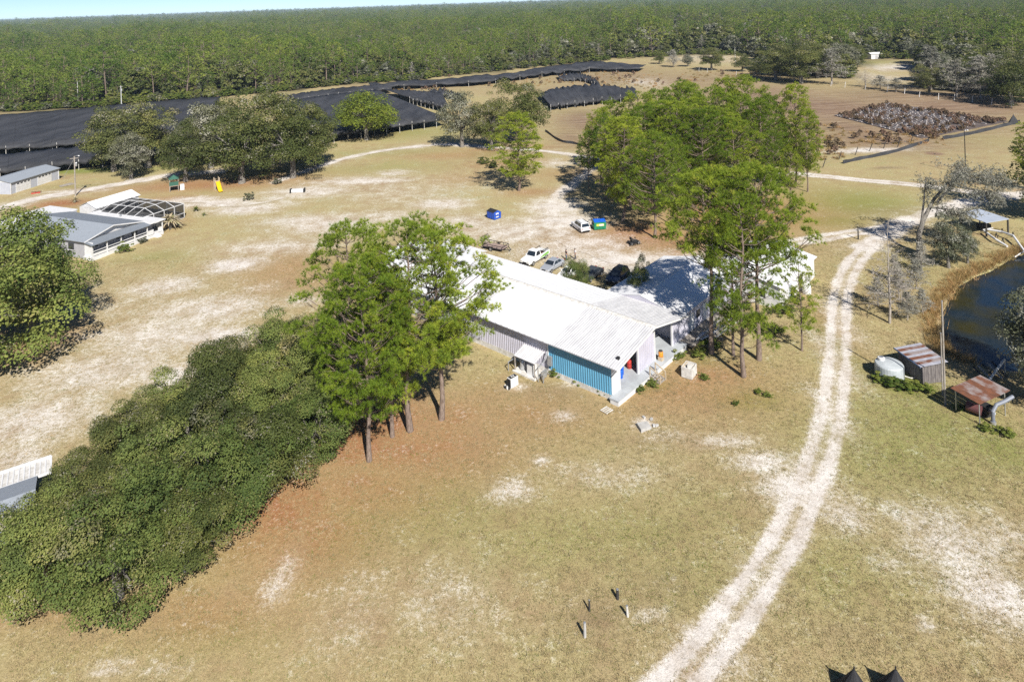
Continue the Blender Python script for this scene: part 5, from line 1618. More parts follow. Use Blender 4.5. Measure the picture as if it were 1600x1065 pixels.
vehicle('sedan', 'dark grey car showing its tail right of the leafy small tree', 'car', c, r, 'sedan', paint('dark_grey_car_paint', (0.05, 0.055, 0.06)), 4.7, 1.82)
c, r = spot((949, 450), (981, 427))
vehicle('off_road_car', 'dark blue off-road car parked beside the dark upright tree', 'car', c, r, 'suv', paint('dark_blue_car_paint', (0.022, 0.032, 0.06)), 4.6, 1.9)
c, r = spot((897, 351), (918, 366))
vehicle('estate_car', 'white crossover seen from behind next to the green dumpster', 'car', c, r, 'suv', paint('pearl_white_paint', (0.74, 0.74, 0.74)), 4.7, 1.9)

def trailer():
    a, b = G(754, 385), G(797, 394)
    o = thing('utility_trailer', 'empty utility trailer with mesh ramp raised at its rear', 'trailer', (a + b) / 2, heading(a, b))
    L, W = 4.2, 2.0
    for k in range(8):
        box('deck_board', -L / 2, L / 2 - 0.25, -W / 2 + 0.03 + k * 0.245, -W / 2 + 0.25 + k * 0.245, 0.52, 0.57, mat('pinkish_deck_wood', (0.36, 0.27, 0.23), (0.25, 0.18, 0.15), 2, 0.9), o)
    for s in (-1, 1):
        MB().bar((-L / 2, s * W / 2, 0.5), (L / 2 - 0.2, s * W / 2, 0.5), 0.08, 0.14).build('frame_rail', BLACK, o)
        MB().bar((-L / 2, s * W / 2, 0.98), (L / 2 - 0.2, s * W / 2, 0.98), 0.07).build('top_rail', BLACK, o)
        for k in range(5):
            x_ = -L / 2 + k * (L - 0.2) / 4
            MB().bar((x_, s * W / 2, 0.5), (x_, s * W / 2, 0.98), 0.06).build('stake', BLACK, o)
        wheel(o, -0.3, s * (W / 2 + 0.15), 0.34, 0.2)
        box('fender', -0.75, 0.15, min(s * (W / 2 + 0.05), s * (W / 2 + 0.28)), max(s * (W / 2 + 0.05), s * (W / 2 + 0.28)), 0.70, 0.74, BLACK, o)
        MB().bar((L / 2 - 0.3, s * W / 2, 0.48), (L / 2 + 1.0, 0, 0.48), 0.09).build('drawbar', BLACK, o)
    MB().bar((L / 2 - 0.2, -W / 2, 0.98), (L / 2 - 0.2, W / 2, 0.98), 0.07).build('top_rail', BLACK, o)
    for k in range(8):
        y_ = -W / 2 + k * W / 7
        MB().bar((-L / 2 - 0.05, y_, 0.55), (-L / 2 - 0.25, y_, 2.0), 0.045).build('ramp_bar', BLACK, o)
    for z in (0.6, 1.3, 2.0):
        xx = -L / 2 - 0.05 - 0.2 * (z - 0.55) / 1.45
        MB().bar((xx, -W / 2, z), (xx, W / 2, z), 0.06).build('ramp_bar', BLACK, o)
    MB().tube([(L / 2 + 0.8, 0, 0.0), (L / 2 + 0.8, 0, 0.7)], 0.04, 8).build('jack', STEEL, o)
trailer()

def dumpster(label, loc, rot, body, lid, plate, name='dumpster'):
    o = thing(name, label, 'dumpster', loc, rot)
    W, D = 2.2, 1.7
    mb = MB()
    prof = [(-D / 2, 0.12), (D / 2, 0.12), (D / 2 + 0.08, 1.25), (0.1, 1.75), (-D / 2 - 0.08, 1.45)]
    mb.poly([(-W / 2, y, z) for y, z in prof], W, (1, 0, 0)).build('body', body, o, bevel=0.02)
    for s in (-1, 1):
        x_ = s * W * 0.25
        MB().poly([(x_ - W * 0.24, D / 2 + 0.14, 1.26), (x_ + W * 0.24, D / 2 + 0.14, 1.26), (x_ + W * 0.24, 0.08, 1.80), (x_ - W * 0.24, 0.08, 1.80)], 0.05).build('lid', lid, o)
        MB().poly([(x_ - W * 0.24, 0.06, 1.80), (x_ + W * 0.24, 0.06, 1.80), (x_ + W * 0.24, -D / 2 - 0.12, 1.50), (x_ - W * 0.24, -D / 2 - 0.12, 1.50)], 0.05).build('lid', lid, o)
        box('lift_sleeve', s * W / 2 + (0.0 if s > 0 else -0.14), s * W / 2 + (0.14 if s > 0 else 0.0), -0.6, 0.6, 0.75, 0.95, body, o)
        for x2 in (-0.7, 0.7):
            box('skid', x2 - 0.08, x2 + 0.08, s * 0.7 - 0.1, s * 0.7 + 0.1, 0.0, 0.119, BLACK, o)
    for q in (-0.55, 0.0, 0.55):
        box('rib', q - 0.04, q + 0.04, -D / 2 - 0.09, -D / 2 - 0.02, 0.2, 1.35, body, o)
    if plate:
        plate(o, W, D)
    return o

def white_plate(o, W, D):
    p = box('notice', W / 2 + 0.005, W / 2 + 0.02, -0.45, 0.25, 0.45, 1.3, WHITE, o)
    box('print', W / 2 + 0.021, W / 2 + 0.024, -0.22, 0.02, 0.75, 1.1, BLUEPL, p)
def yellow_plate(o, W, D):
    p = MB().poly([(-0.7, -D / 2 - 0.10, 0.75), (0.7, -D / 2 - 0.10, 0.75), (0.7, -D / 2 - 0.10, 1.15), (-0.7, -D / 2 - 0.10, 1.15)], 0.012, (0, -1, 0)).build('notice', paint('yellow_green_notice', (0.55, 0.62, 0.10)), o)
    MB().poly([(-0.2, -D / 2 - 0.115, 0.8), (0.6, -D / 2 - 0.115, 0.8), (0.6, -D / 2 - 0.115, 1.1), (-0.2, -D / 2 - 0.115, 1.1)], 0.008, (0, -1, 0)).build('print', WHITE, p)
dumpster('blue dumpster with black lids and white notice standing alone', G(772, 341), rad(-48), paint('dumpster_blue', (0.012, 0.075, 0.42), 0.45), BLACK, white_plate)
dumpster('green dumpster with blue lids under the pine grove', G(936, 357), rad(8), paint('dumpster_green', (0.012, 0.20, 0.10), 0.45), BLUEPL, yellow_plate)

def cart():
    o = thing('scrap_cart', 'dark tangle of a broken utility cart under the pines', 'cart', G(990, 381), 0.4)
    box('frame', -0.9, 0.9, -0.45, 0.45, 0.35, 0.5, BLACK, o)
    box('seat', -0.5, 0.1, -0.35, 0.35, 0.6, 0.85, MATS['dark_interior'], o, bevel=0.05)
    box('backrest', -0.6, -0.45, -0.35, 0.35, 0.8, 1.25, MATS['dark_interior'], o, bevel=0.04)
    MB().tube([(0.5, 0, 0.5), (0.3, 0, 1.0)], 0.03, 6).build('steering_column', STEEL, o)
    MB().lathe([(0.18, 1.0), (0.2, 1.02), (0.18, 1.04)], 12, (0.3, 0)).build('steering_wheel', BLACK, o)
    for x_, y_ in ((-0.7, -0.5), (-0.7, 0.5), (0.7, -0.5), (0.7, 0.5)):
        wheel(o, x_, y_, 0.28, 0.2)
    for k in range(5):
        MB().tube([(-1.4 + 0.3 * k, -0.9, 0.1), (-1.0 + 0.35 * k, -0.7 + 0.1 * k, 0.5), (-0.6 + 0.4 * k, -0.95, 0.1)], 0.04, 6).build('bent_pipe', BLACK, o)
cart()

# ------------------------------------------------------------------ the two people
def person(label, loc, rot, shirt, trousers, hair, stride=0.1, h=1.76):
    o = thing('person', label, 'person', loc, rot)
    k = h / 1.76
    skin = mat('skin', (0.42, 0.24, 0.16), (0.38, 0.21, 0.14), 4, 0.6)
    def grow(name, verts, edges, radii, m):
        me = bpy.data.meshes.new(name)
        me.from_pydata([Vector(v) * k for v in verts], edges, [])
        ob = link(name, me, o)
        ob.modifiers.new('skin', 'SKIN')
        for i, r in enumerate(radii):
            rr = r if isinstance(r, tuple) else (r, r)
            me.skin_vertices[0].data[i].radius = (rr[0] * k, rr[1] * k)
        me.skin_vertices[0].data[0].use_root = True
        sd = ob.modifiers.new('sub', 'SUBSURF')
        sd.levels = sd.render_levels = 2
        me.materials.append(m)
        for p in me.polygons:
            p.use_smooth = True
        return ob
    s = stride
    V = [(0, 0, 0.95), (0, 0, 1.15), (0, 0, 1.38), (0.01, 0, 1.50), (0.03, 0, 1.60), (0.03, 0, 1.70),
         (0, 0.10, 0.90), (s * 0.5, 0.11, 0.50), (s, 0.12, 0.08), (s + 0.16, 0.13, 0.04),
         (0, -0.10, 0.90), (-s * 0.3, -0.11, 0.50), (-s, -0.12, 0.08), (-s + 0.16, -0.13, 0.04),
         (0, 0.19, 1.40), (-0.02, 0.25, 1.13), (0.10, 0.24, 0.90), (0.14, 0.24, 0.80), (0.17, 0.225, 0.73),
         (0, -0.19, 1.40), (0.0, -0.25, 1.13), (0.14, -0.22, 0.95), (0.20, -0.21, 0.86), (0.25, -0.20, 0.80)]
    E = [(0, 1), (1, 2), (2, 3), (3, 4), (4, 5), (0, 6), (6, 7), (7, 8), (8, 9), (0, 10), (10, 11), (11, 12), (12, 13), (2, 14), (14, 15), (15, 16), (16, 17), (17, 18), (2, 19), (19, 20), (20, 21), (21, 22), (22, 23)]
    Rr = [0.13, 0.13, 0.13, 0.05, 0.088, 0.075, 0.085, 0.06, 0.045, 0.04, 0.085, 0.06, 0.045, 0.04, 0.06, 0.045, 0.035, 0.03, 0.018, 0.06, 0.045, 0.035, 0.03, 0.018]
    grow('body', V, E, Rr, skin)
    T = [V[0], V[6], V[7], V[8], V[10], V[11], V[12], (0, 0, 1.0)]
    grow('trousers', T, [(0, 1), (1, 2), (2, 3), (0, 4), (4, 5), (5, 6), (0, 7)], [0.15, 0.105, 0.08, 0.07, 0.105, 0.08, 0.07, 0.15], trousers)
    S = [(0, 0, 0.98), (0, 0, 1.15), (0, 0, 1.38), (0, 0, 1.46), V[14], V[15], V[19], V[20]]
    grow('shirt', S, [(0, 1), (1, 2), (2, 3), (2, 4), (4, 5), (2, 6), (6, 7)], [0.155, 0.15, 0.155, 0.08, 0.085, 0.065, 0.085, 0.065], shirt)
    MB().lathe([(0.085, 1.62), (0.098, 1.68), (0.09, 1.75), (0.04, 1.785)], 12, (0.015, 0)).build('hair', hair, o, smooth=True).scale = (k, k, k)
    for y_ in (0.12, -0.13):
        x_ = s if y_ > 0 else -s
        MB().box((x_ - 0.08) * k, (x_ + 0.2) * k, (y_ - 0.055) * k, (y_ + 0.055) * k, 0, 0.1 * k).build('shoe', BLACK, o, bevel=0.02)
    return o
person('person in a dark shirt and blue jeans standing by the cars', G(885, 406), rad(20), mat('dark_shirt', (0.035, 0.025, 0.035), None, 6, 0.9), mat('blue_jeans', (0.10, 0.15, 0.26), None, 6, 0.9), BLACK, 0.05)
person('person in a white shirt walking towards the one in dark', G(899, 405), rad(200), mat('white_shirt', (0.72, 0.72, 0.72), None, 6, 0.9), mat('dark_trousers', (0.06, 0.06, 0.07), None, 6, 0.9), BLACK, 0.18, 1.8)

# ------------------------------------------------------------------ pond side: tank, sheds, canopy, pavilion, pipes
def pond_side():
    t = thing('water_tank', 'squat round grey-white water tank beside the rusty shed', 'tank', G(1390, 588))
    MB().lathe([(1.42, 0.0), (1.44, 0.05), (1.42, 1.35), (1.34, 1.48), (0.4, 1.66)], 32).build('shell', mat('chalky_white_plastic', (0.46, 0.49, 0.50), (0.34, 0.37, 0.38), 1.2, 0.6), t, smooth=False)
    n = MB().lathe([(0.36, 1.70), (0.36, 1.95), (0.3, 1.98)], 20).build('neck', WHITE, t)
    n.location = (-0.55, 0.55, -0.13)
    MB().lathe([(0.22, 1.981), (0.22, 2.02)], 16).build('lid', STEEL, n)
    MB().tube([(1.45, -0.4, 0.2), (1.9, -0.7, 0.15), (2.6, -0.6, 0.1)], 0.06, 8).build('outlet_pipe', DIRTYWHITE, t)
    # rusty striped shed: corner, long side and depth surveyed on the ground
    a, b, d = G(1441, 600), G(1404, 572), G(1476, 597)
    o = thing('rusty_shed', 'small shed with rust-striped tin roof by the water tank', 'shed', a, heading(a, b))
    L = (b - a).length
    D = 2.6
    wallm = mat('old_grey_boards', (0.20, 0.18, 0.17), (0.09, 0.08, 0.08), 2.0, 0.95, stretch=(4, 4, 0.6))
    for k in range(int(L / 0.24)):
        box('plank', k * 0.24, k * 0.24 + 0.225, -0.03, 0.03, 0, 1.95, wallm, o)
        box('plank', k * 0.24, k * 0.24 + 0.225, -D - 0.03, -D + 0.03, 0, 2.05, wallm, o)
    for k in range(10):
        box('plank', -0.03, 0.03, -D + 0.04 + k * 0.255, -D + 0.28 + k * 0.255, 0, 1.98, wallm, o)
        box('plank', L - 0.06, L, -D + 0.04 + k * 0.255, -D + 0.28 + k * 0.255, 0, 1.98, wallm, o)
    grey = mat('bluish_tin', (0.42, 0.42, 0.46), (0.30, 0.30, 0.34), 2.0, 0.45)
    ns = 9
    w_ = (L + 0.5) / ns
    for k in range(ns):
        x0 = -0.25 + k * w_
        m_ = RUSTSHEET if k % 2 else grey
        MB().poly([(x0, 0.3, 1.98), (x0 + w_ - 0.02, 0.3, 1.98), (x0 + w_ - 0.02, -D - 0.3, 2.22), (x0, -D - 0.3, 2.22)], 0.04).build('roof_sheet', m_, o).location = (0, 0, 0.03 * (k % 2))
    box('eave_trim', -0.26, L + 0.26, 0.31, 0.36, 1.86, 2.0, mat('faded_blue_trim', (0.12, 0.18, 0.30), None, 3, 0.7), o)
    # canopy on pipe posts
    a, b = G(1494, 643), G(1531, 664)
    o = thing('rusty_canopy', 'rust-brown tin canopy on thin pipe posts with machinery beneath', 'canopy', a, heading(a, b))
    L = (b - a).length
    for x_ in (0, L):
        for y_, z in ((0, 2.25), (3.6, 2.45)):
            MB().tube([(x_, y_, -0.1), (x_, y_, z)], 0.05, 8).build('post', STEEL, o)
    for k in range(6):
        y0 = -0.3 + k * 0.72
        MB().poly([(-0.3, y0, 2.28 + 0.05 * k), (L + 0.3, y0, 2.22 + 0.05 * k), (L + 0.3, y0 + 0.70, 2.30 + 0.05 * k), (-0.3, y0 + 0.70, 2.34 + 0.05 * k)], 0.03).build('roof_sheet', RUSTSHEET if k % 3 else RUST, o)
    MB().tube([(0.4, 1.0, 0.6), (1.6, 1.4, 0.6)], 0.45, 16).build('drum', mat('maroon_drum', (0.13, 0.05, 0.05), None, 3, 0.6), o)
    box('engine', 0.9, 1.9, 1.6, 2.6, 0.0, 1.0, BLACK, o)
    MB().tube([(1.9, 2.0, 0.6), (2.6, 1.6, 0.9)], 0.2, 10).build('cylinder', STEEL, o)
    p = thing('bent_duct', 'grey elbow pipe standing by the rusty canopy', 'pipe', G(1552, 662))
    MB().tube([(0, 0, 0), (0, 0, 1.2), (0.5, 0.2, 1.7), (1.5, 0.4, 1.9), (2.4, 0.6, 2.2)], 0.17, 12).build('duct', mat('grey_plastic_pipe', (0.20, 0.22, 0.26), None, 3, 0.5), p)
    MB().lathe([(0.26, 0.0), (0.26, 0.25)], 12).build('flange', STEEL, p)
    q = thing('collapsed_rack', 'collapsed pipe and sheet rack at the pond edge', 'rack', G(1560, 596), rad(20))
    MB().tube([(-2.4, -0.4, 0.5), (2.2, 0.8, 1.5)], 0.12, 10).build('pipe', DIRTYWHITE, q)
    for k in range(5):
        MB().bar((-1.5 + 0.7 * k, 0.0, 0.2), (-1.1 + 0.7 * k, 1.9, 0.9), 0.25, 0.04).build('slat', MATS['weathered_wood'] if k % 2 else BLACK, q)
    MB().tube([(2.2, 0.8, 0), (2.2, 0.8, 1.5)], 0.06, 8).build('post', STEEL, q)
    # posts
    for nm, lb, px, py, top, r0, m_ in (('utility_post', 'tall thin grey post behind the rusty shed', 1477, 632, 470, 0.10, MATS['weathered_wood']), ('utility_post', 'shorter grey post right beside the tall one', 1473, 618, 520, 0.08, MATS['weathered_wood'])):
        b_ = G(px, py)
        h = base_h(px, py, top)
        o = thing(nm, lb, 'post', b_)
        MB().tube([(0, 0, -0.2), (0.02, 0, h)], [r0, r0 * 0.8], 8).build('shaft', m_, o)
        MB().lathe([(r0, h), (r0 * 0.9, h + 0.03)], 8, (0.02, 0)).build('cap', STEEL, o)
    # pavilion
    P4 = [G(1499, 333, 2.4), G(1541, 348, 2.4), G(1577, 342, 2.4), G(1530, 327, 2.4)]
    c = sum(P4, Vector()) / 4
    c.z = 0
    o = thing('pavilion', 'open pavilion with grey-blue flat tin roof by the pond', 'pavilion', c)
    MB().poly([p - c + Vector((0, 0, 0.1 if i in (0, 3) else 0)) for i, p in enumerate(P4)], 0.08).build('roof', mat('blue_grey_tin', (0.40, 0.44, 0.50), (0.35, 0.39, 0.45), 1.0, 0.5), o)
    for p in P4:
        q = (p - c) * 0.94
        box('post', q.x - 0.1, q.x + 0.1, q.y - 0.1, q.y + 0.1, -0.1, 2.28, MATS['dark_interior'], o)
    box('pump_cabinet', -0.9, 0.9, -0.6, 0.5, 0, 1.1, BLACK, o)
    # white pipework over the bank
    o = thing('white_pipework', 'white intake pipes on trestles running into the pond', 'pipe', G(1560, 372))
    def W_(px, py, z):
        return G(px, py, z) - G(1560, 372)
    runs = [[W_(1540, 358, 0.8), W_(1565, 362, 0.9), W_(1583, 368, 1.0), W_(1604, 397, 0.2)], [W_(1538, 361, 0.6), W_(1556, 374, 0.7), W_(1574, 385, 0.3)], [W_(1585, 402, -0.4), W_(1602, 391, 0.1)], [W_(1536, 359, 0.4), W_(1552, 356, 0.9)]]
    for i, rn in enumerate(runs):
        MB().tube(rn, 0.17 if i < 2 else 0.10, 10).build('pipe', WHITE, o)
    for px, py in ((1557, 372), (1567, 381), (1566, 365), (1583, 371)):
        p = W_(px, py, 0)
        for s in (-0.35, 0.35):
            MB().bar((p.x + s, p.y, -0.3), (p.x, p.y, 0.9), 0.09).build('trestle_leg', BLACK, o)
pond_side()

# ------------------------------------------------------------------ poles, posts, fences
def pole(name, label, px, py, top, r0=0.13, m=None, cross=False, lamp=False, cat='pole', group=None):
    h = base_h(px, py, top)
    o = thing(name, label, cat, G(px, py), 0.3, group)
    MB().tube([(0, 0, -0.3), (0.03, 0, h)], [r0, r0 * 0.72], 10).build('shaft', m or MATS['weathered_wood'], o)
    if cross:
        MB().bar((-0.9, 0, h - 0.5), (0.9, 0, h - 0.5), 0.12).build('crossarm', MATS['weathered_wood'], o)
        MB().lathe([(0.22, h - 2.4), (0.25, h - 2.2), (0.25, h - 1.6), (0.2, h - 1.5)], 12, (0.35, 0)).build('transformer', STEEL, o)
        MB().tube([(0, 0, h * 0.95), (-2.6, 0.6, h * 0.45)], 0.035, 5).build('brace_wire', STEEL, o)
    if lamp:
        MB().tube([(0, 0, h - 0.2), (0.5, 0, h + 0.1), (0.9, 0, h + 0.05)], 0.04, 6).build('lamp_arm', STEEL, o)
        MB().lathe([(0.08, h + 0.12), (0.22, h - 0.02), (0.2, h - 0.08)], 12, (0.95, 0)).build('lamp_head', WHITE, o)
    return o
pole('utility_pole', 'grey utility pole with lamp and transformer beside the house lane', 118, 306, 244, 0.17, None, True, True)
pole('utility_pole', 'pale pole before the forest, further left of the two', 122, 166, 127, 0.14, WHITE, False, True)
pole('utility_pole', 'pale pole before the forest, nearer the large oaks', 190, 172, 134, 0.16, WHITE, True)
pole('light_pole', 'thin dark light pole in the field by the road', 1509, 272, 204, 0.11, BLACK, False, True)
pole('gate_post', 'short dark wooden post beside the track junction', 1341, 374, 355, 0.12, BLACK, cat='post')
pole('field_pole', 'pale leaning pole in the brown clearing far away', 1149, 100, 76, 0.16, WHITE, cat='pole')
for i, (px, py, tp, wd, nt_) in enumerate(((914, 994, 972, 0.10, 'lowest and leftmost of the four'), (921, 953, 937, 0.07, 'thin and darkest of the four'), (965, 936, 920, 0.11, 'highest, with a dark wrapping'), (981, 963, 945, 0.09, 'tilted, pale, rightmost of the four'))):
    o = thing('stub_post', 'short weathered stub post in the near grass, ' + nt_, 'post', G(px, py), 0.2 * i, 'stub posts in the near grass')
    h = base_h(px, py, tp)
    MB().tube([(0, 0, -0.1), (-0.06 if i == 3 else 0.01, 0, h)], [wd, wd * 0.9], 8).build('shaft', [CONC, MATS['dark_interior'], MATS['dark_interior'], DIRTYWHITE][i], o)
    MB().lathe([(wd * 0.92, h - 0.01), (wd * 0.8, h + 0.02)], 8, (-0.06 if i == 3 else 0.01, 0)).build('top', STEEL, o)
for i, px in enumerate((1336, 1401)):
    b = G(px, 1092)
    o = thing('black_cover', 'black pointed cloth cover cut by the bottom edge, ' + ('left' if i == 0 else 'right') + ' one', 'cover', b, 0.5 + 0.4 * i)
    hh = 1.75
    ring = [(1.35 * math.cos(a) * (1 + 0.12 * math.sin(3 * a + i)), 1.35 * math.sin(a), 0.02) for a in np.linspace(0, 2 * math.pi, 13)[:-1]]
    mid = [(x * 0.55, y * 0.55, hh * 0.42 + 0.05 * math.sin(k)) for k, (x, y, z) in enumerate(ring)]
    tip = [(x * 0.05, y * 0.05, hh) for x, y, z in ring]
    F = []
    for q in range(12):
        F += [(q, (q + 1) % 12, 12 + (q + 1) % 12, 12 + q), (12 + q, 12 + (q + 1) % 12, 24 + (q + 1) % 12, 24 + q)]
    F += [tuple(range(24, 36))]
    MB().add(ring + mid + tip, F).build('cloth', mat('black_cloth', (0.014, 0.014, 0.016), (0.02, 0.02, 0.023), 3, 0.8), o)
    MB().tube([(0, 0, hh - 0.1), (0.02, 0, hh + 0.18)], 0.05, 8).build('pole_tip', BLACK, o)

def fence(name, label, pts, h, r0, m, wires=3, lean=0.0):
    c = G(*pts[0])
    o = thing(name, label, 'fence', c)
    W = [G(*p) - c for p in pts]
    rng = random.Random(len(pts))
    for p in W:
        MB().tube([p - Vector((0, 0, 0.2)), p + Vector((lean + rng.uniform(-0.12, 0.12), rng.uniform(-0.1, 0.1), h * rng.uniform(0.9, 1.1)))], [r0, r0 * 0.9], 7).build('post', m, o)
    for k in range(wires):
        z = Vector((0, 0, h * (0.35 + 0.27 * k)))
        for a, b in zip(W[:-1], W[1:]):
            MB().tube([a + z, b + z], 0.012, 3, cap=False).build('wire', STEEL, o)
    return o
fence('wire_fence', 'far wire fence with pale leaning posts along the field road', [(1092, 112), (1105, 113), (1150, 118), (1219, 124), (1240, 128), (1259, 129), (1298, 135), (1320, 137), (1352, 140), (1386, 144), (1413, 147), (1436, 152), (1466, 156), (1491, 157), (1519, 160), (1549, 164), (1580, 168), (1625, 174)], 2.3, 0.13, DIRTYWHITE, 3, 0.35)
fence('wire_fence', 'broken fence of dark leaning posts beside the brown field', [(1285, 262), (1310, 250), (1336, 242), (1358, 236), (1380, 232), (1402, 230), (1422, 224)], 2.2, 0.10, MATS['dark_interior'], 2, 0.9)
fence('wire_fence', 'low fence before the netting near the round tree', [(560, 206), (593, 203), (622, 200), (650, 197), (680, 193), (700, 191)], 2.0, 0.09, DIRTYWHITE, 2)
fence('wire_fence', 'wire fence between garage and netting', [(-30, 283), (27, 273), (70, 263), (125, 255)], 2.4, 0.09, DIRTYWHITE, 2)

# ------------------------------------------------------------------ black shade netting
NET = mat('black_shade_net', (0.045, 0.046, 0.050), (0.016, 0.017, 0.020), 0.22, 0.8, bump=0.9, bscale=0.8, stretch=(1.0, 0.25, 1.0))
def strip_net(label, far, near, z=2.8, rows=8, sag=0.4, seed=0, post_h=None, skirt=0.9, name='shade_net', wob=0.25):
    """cloth lofted between a far and a near edge, on posts, with a hanging skirt"""
    rng = np.random.default_rng(seed)
    A = [G(*p, z) for p in far]
    B = [G(*p, z) for p in near]
    def res(P, n=60):
        P = np.array([tuple(p) for p in P])
        s = np.r_[0, np.cumsum(np.linalg.norm(np.diff(P, axis=0), axis=1))]
        t = np.linspace(0, s[-1], n)
        return np.stack([np.interp(t, s, P[:, i]) for i in range(3)], -1)
    n = 60
    A, B = res(A, n), res(B, n)
    c = Vector(((A[0][0] + B[0][0]) / 2, (A[0][1] + B[0][1]) / 2, 0))
    o = thing(name, label, 'netting', c)
    V = []
    for j in range(rows + 1):
        f = j / rows
        row = A * (1 - f) + B * f
        i = np.arange(n)
        row[:, 2] += -sag * (np.abs(np.sin(i * math.pi / 6)) - 0.3) * 0.8 + rng.normal(0, wob * 0.4, n) * (1 if j in (0, rows) else 0.35)
        row[:, 1] += rng.normal(0, wob, n) * (1 if j in (0, rows) else 0.1)
        V.append(row)
    sk = V[-1].copy()
    sk[:, 2] -= skirt * (0.6 + 0.4 * np.abs(np.sin(np.arange(n) * math.pi / 6 + 1.5)) + rng.normal(0, 0.1, n))
    sk[:, 1] -= 0.25
    V.append(sk)
    P = np.concatenate(V) - np.array(tuple(c))
    r = rows + 2
    i = np.arange(r * n).reshape(r, n)
    F = np.stack([i[:-1, :-1], i[:-1, 1:], i[1:, 1:], i[1:, :-1]], -1).reshape(-1, 4)
    me = mesh_np('cloth', P, [(F, 0)], [NET])
    ob = link('cloth', me, o)
    md = ob.modifiers.new('thick', 'SOLIDIFY')
    md.thickness = 0.03
    for k in range(5, n - 1, 9):
        MB().tube([tuple(row[k] + np.array([0, 0, 0.05]) - np.array(tuple(c))) for row in V[:-1]], 0.03, 4).build('seam_cable', MATS['black_rubber'], o)
    for k in range(0, n, 6):
        for row in (V[0], V[-2]):
            x, y, zz = row[k] - np.array(tuple(c))
            MB().tube([(x, y - 0.1, -0.2), (x, y - 0.1, zz + 0.1)], 0.07, 6).build('post', DIRTYWHITE, o)
    return o
strip_net('big flat black shade netting left of the large oaks', [(-90, 190), (0, 179), (100, 171), (240, 158), (345, 150)], [(-90, 240), (0, 229), (70, 226), (140, 219), (330, 200)], 3.0, seed=1)
strip_net('narrow black netting strip right behind the garage', [(-90, 252), (0, 241), (140, 226), (300, 208)], [(-90, 274), (0, 264), (130, 249), (300, 231)], 2.8, 4, seed=2, skirt=1.2)
strip_net('large black netting field behind the bright round tree', [(438, 159), (520, 147), (588, 140)], [(500, 212), (600, 197), (697, 184)], 3.0, 10, seed=3, sag=0.12)
strip_net('thin netting strip at the forest foot left of the torn rows', [(440, 149), (520, 138), (600, 131)], [(450, 157), (520, 146), (612, 137)], 2.8, 3, seed=4)
strip_net('black netting piece right of the seam behind the round tree', [(596, 139), (640, 140), (690, 144)], [(640, 153), (670, 160), (702, 168)], 2.6, 5, seed=5, sag=0.4, wob=0.5)
strip_net('long torn black netting along the forest foot', [(575, 131), (660, 125), (740, 119), (800, 113), (860, 103), (930, 95), (1010, 101)], [(580, 135), (660, 131), (740, 127), (800, 120), (870, 111), (930, 106), (1000, 106)], 2.6, 3, seed=6, sag=0.5, wob=0.8)
strip_net('collapsed black netting heap in the dry grass', [(870, 117), (905, 112), (930, 122)], [(875, 123), (905, 122), (937, 130)], 1.6, 3, seed=7, sag=0.8, wob=1.2)
strip_net('black netting hanging in folds behind the grove', [(840, 144), (890, 134), (930, 130), (993, 138)], [(860, 164), (900, 158), (930, 155), (995, 149)], 2.4, 4, seed=8, sag=0.5, wob=0.9, skirt=1.3)
strip_net('small torn netting piece beside the mossy oaks', [(668, 140), (690, 138), (720, 146)], [(676, 146), (700, 148), (722, 152)], 1.8, 2, seed=9, sag=0.8, wob=0.9)

def cloth_fence(label, pts, h):
    c = G(*pts[0])
    o = thing('cloth_fence', label, 'fence', c)
    W = [q - c for q in smooth_line([G(*p) for p in pts], 5)]
    V, F = [], []
    for i, p in enumerate(W):
        V += [p, p + Vector((0.1 * math.sin(i), 0.15, h * (1 + 0.12 * math.sin(i * 1.7))))]
    for i in range(len(W) - 1):
        F.append((2 * i, 2 * i + 2, 2 * i + 3, 2 * i + 1))
    q = MB().add(V, F).build('cloth', NET, o)
    md = q.modifiers.new('thick', 'SOLIDIFY')
    md.thickness = 0.03
    for p in W[::4]:
        MB().tube([p + Vector((0, 0.2, -0.1)), p + Vector((0, 0.25, h + 0.15))], 0.05, 6).build('stake', MATS['weathered_wood'], o)
cloth_fence('low black cloth fence along the near side of the brown field', [(1318, 256), (1345, 250), (1400, 238), (1452, 221)], 0.8)
cloth_fence('low black cloth fence running to the field\'s right corner', [(1474, 218), (1510, 212), (1550, 203), (1594, 192)], 0.9)
cloth_fence('low black cloth edge between the lane and the brown plot', [(852, 206), (875, 221), (900, 226), (926, 235)], 0.7)
o = thing('cloth_peak', 'black cloth peak standing at the end of the field fence', 'netting', G(1586, 195))
MB().add([(-1.9, 0, 0), (1.9, 0.4, 0), (1.2, 2.0, 0), (-1.2, 1.6, 0), (0.1, 0.7, 3.0)], [(0, 1, 4), (1, 2, 4), (2, 3, 4), (3, 0, 4)]).build('cloth', NET, o)
MB().tube([(0.1, 0.7, 0), (0.1, 0.7, 3.1)], 0.06, 6).build('post', BLACK, o)

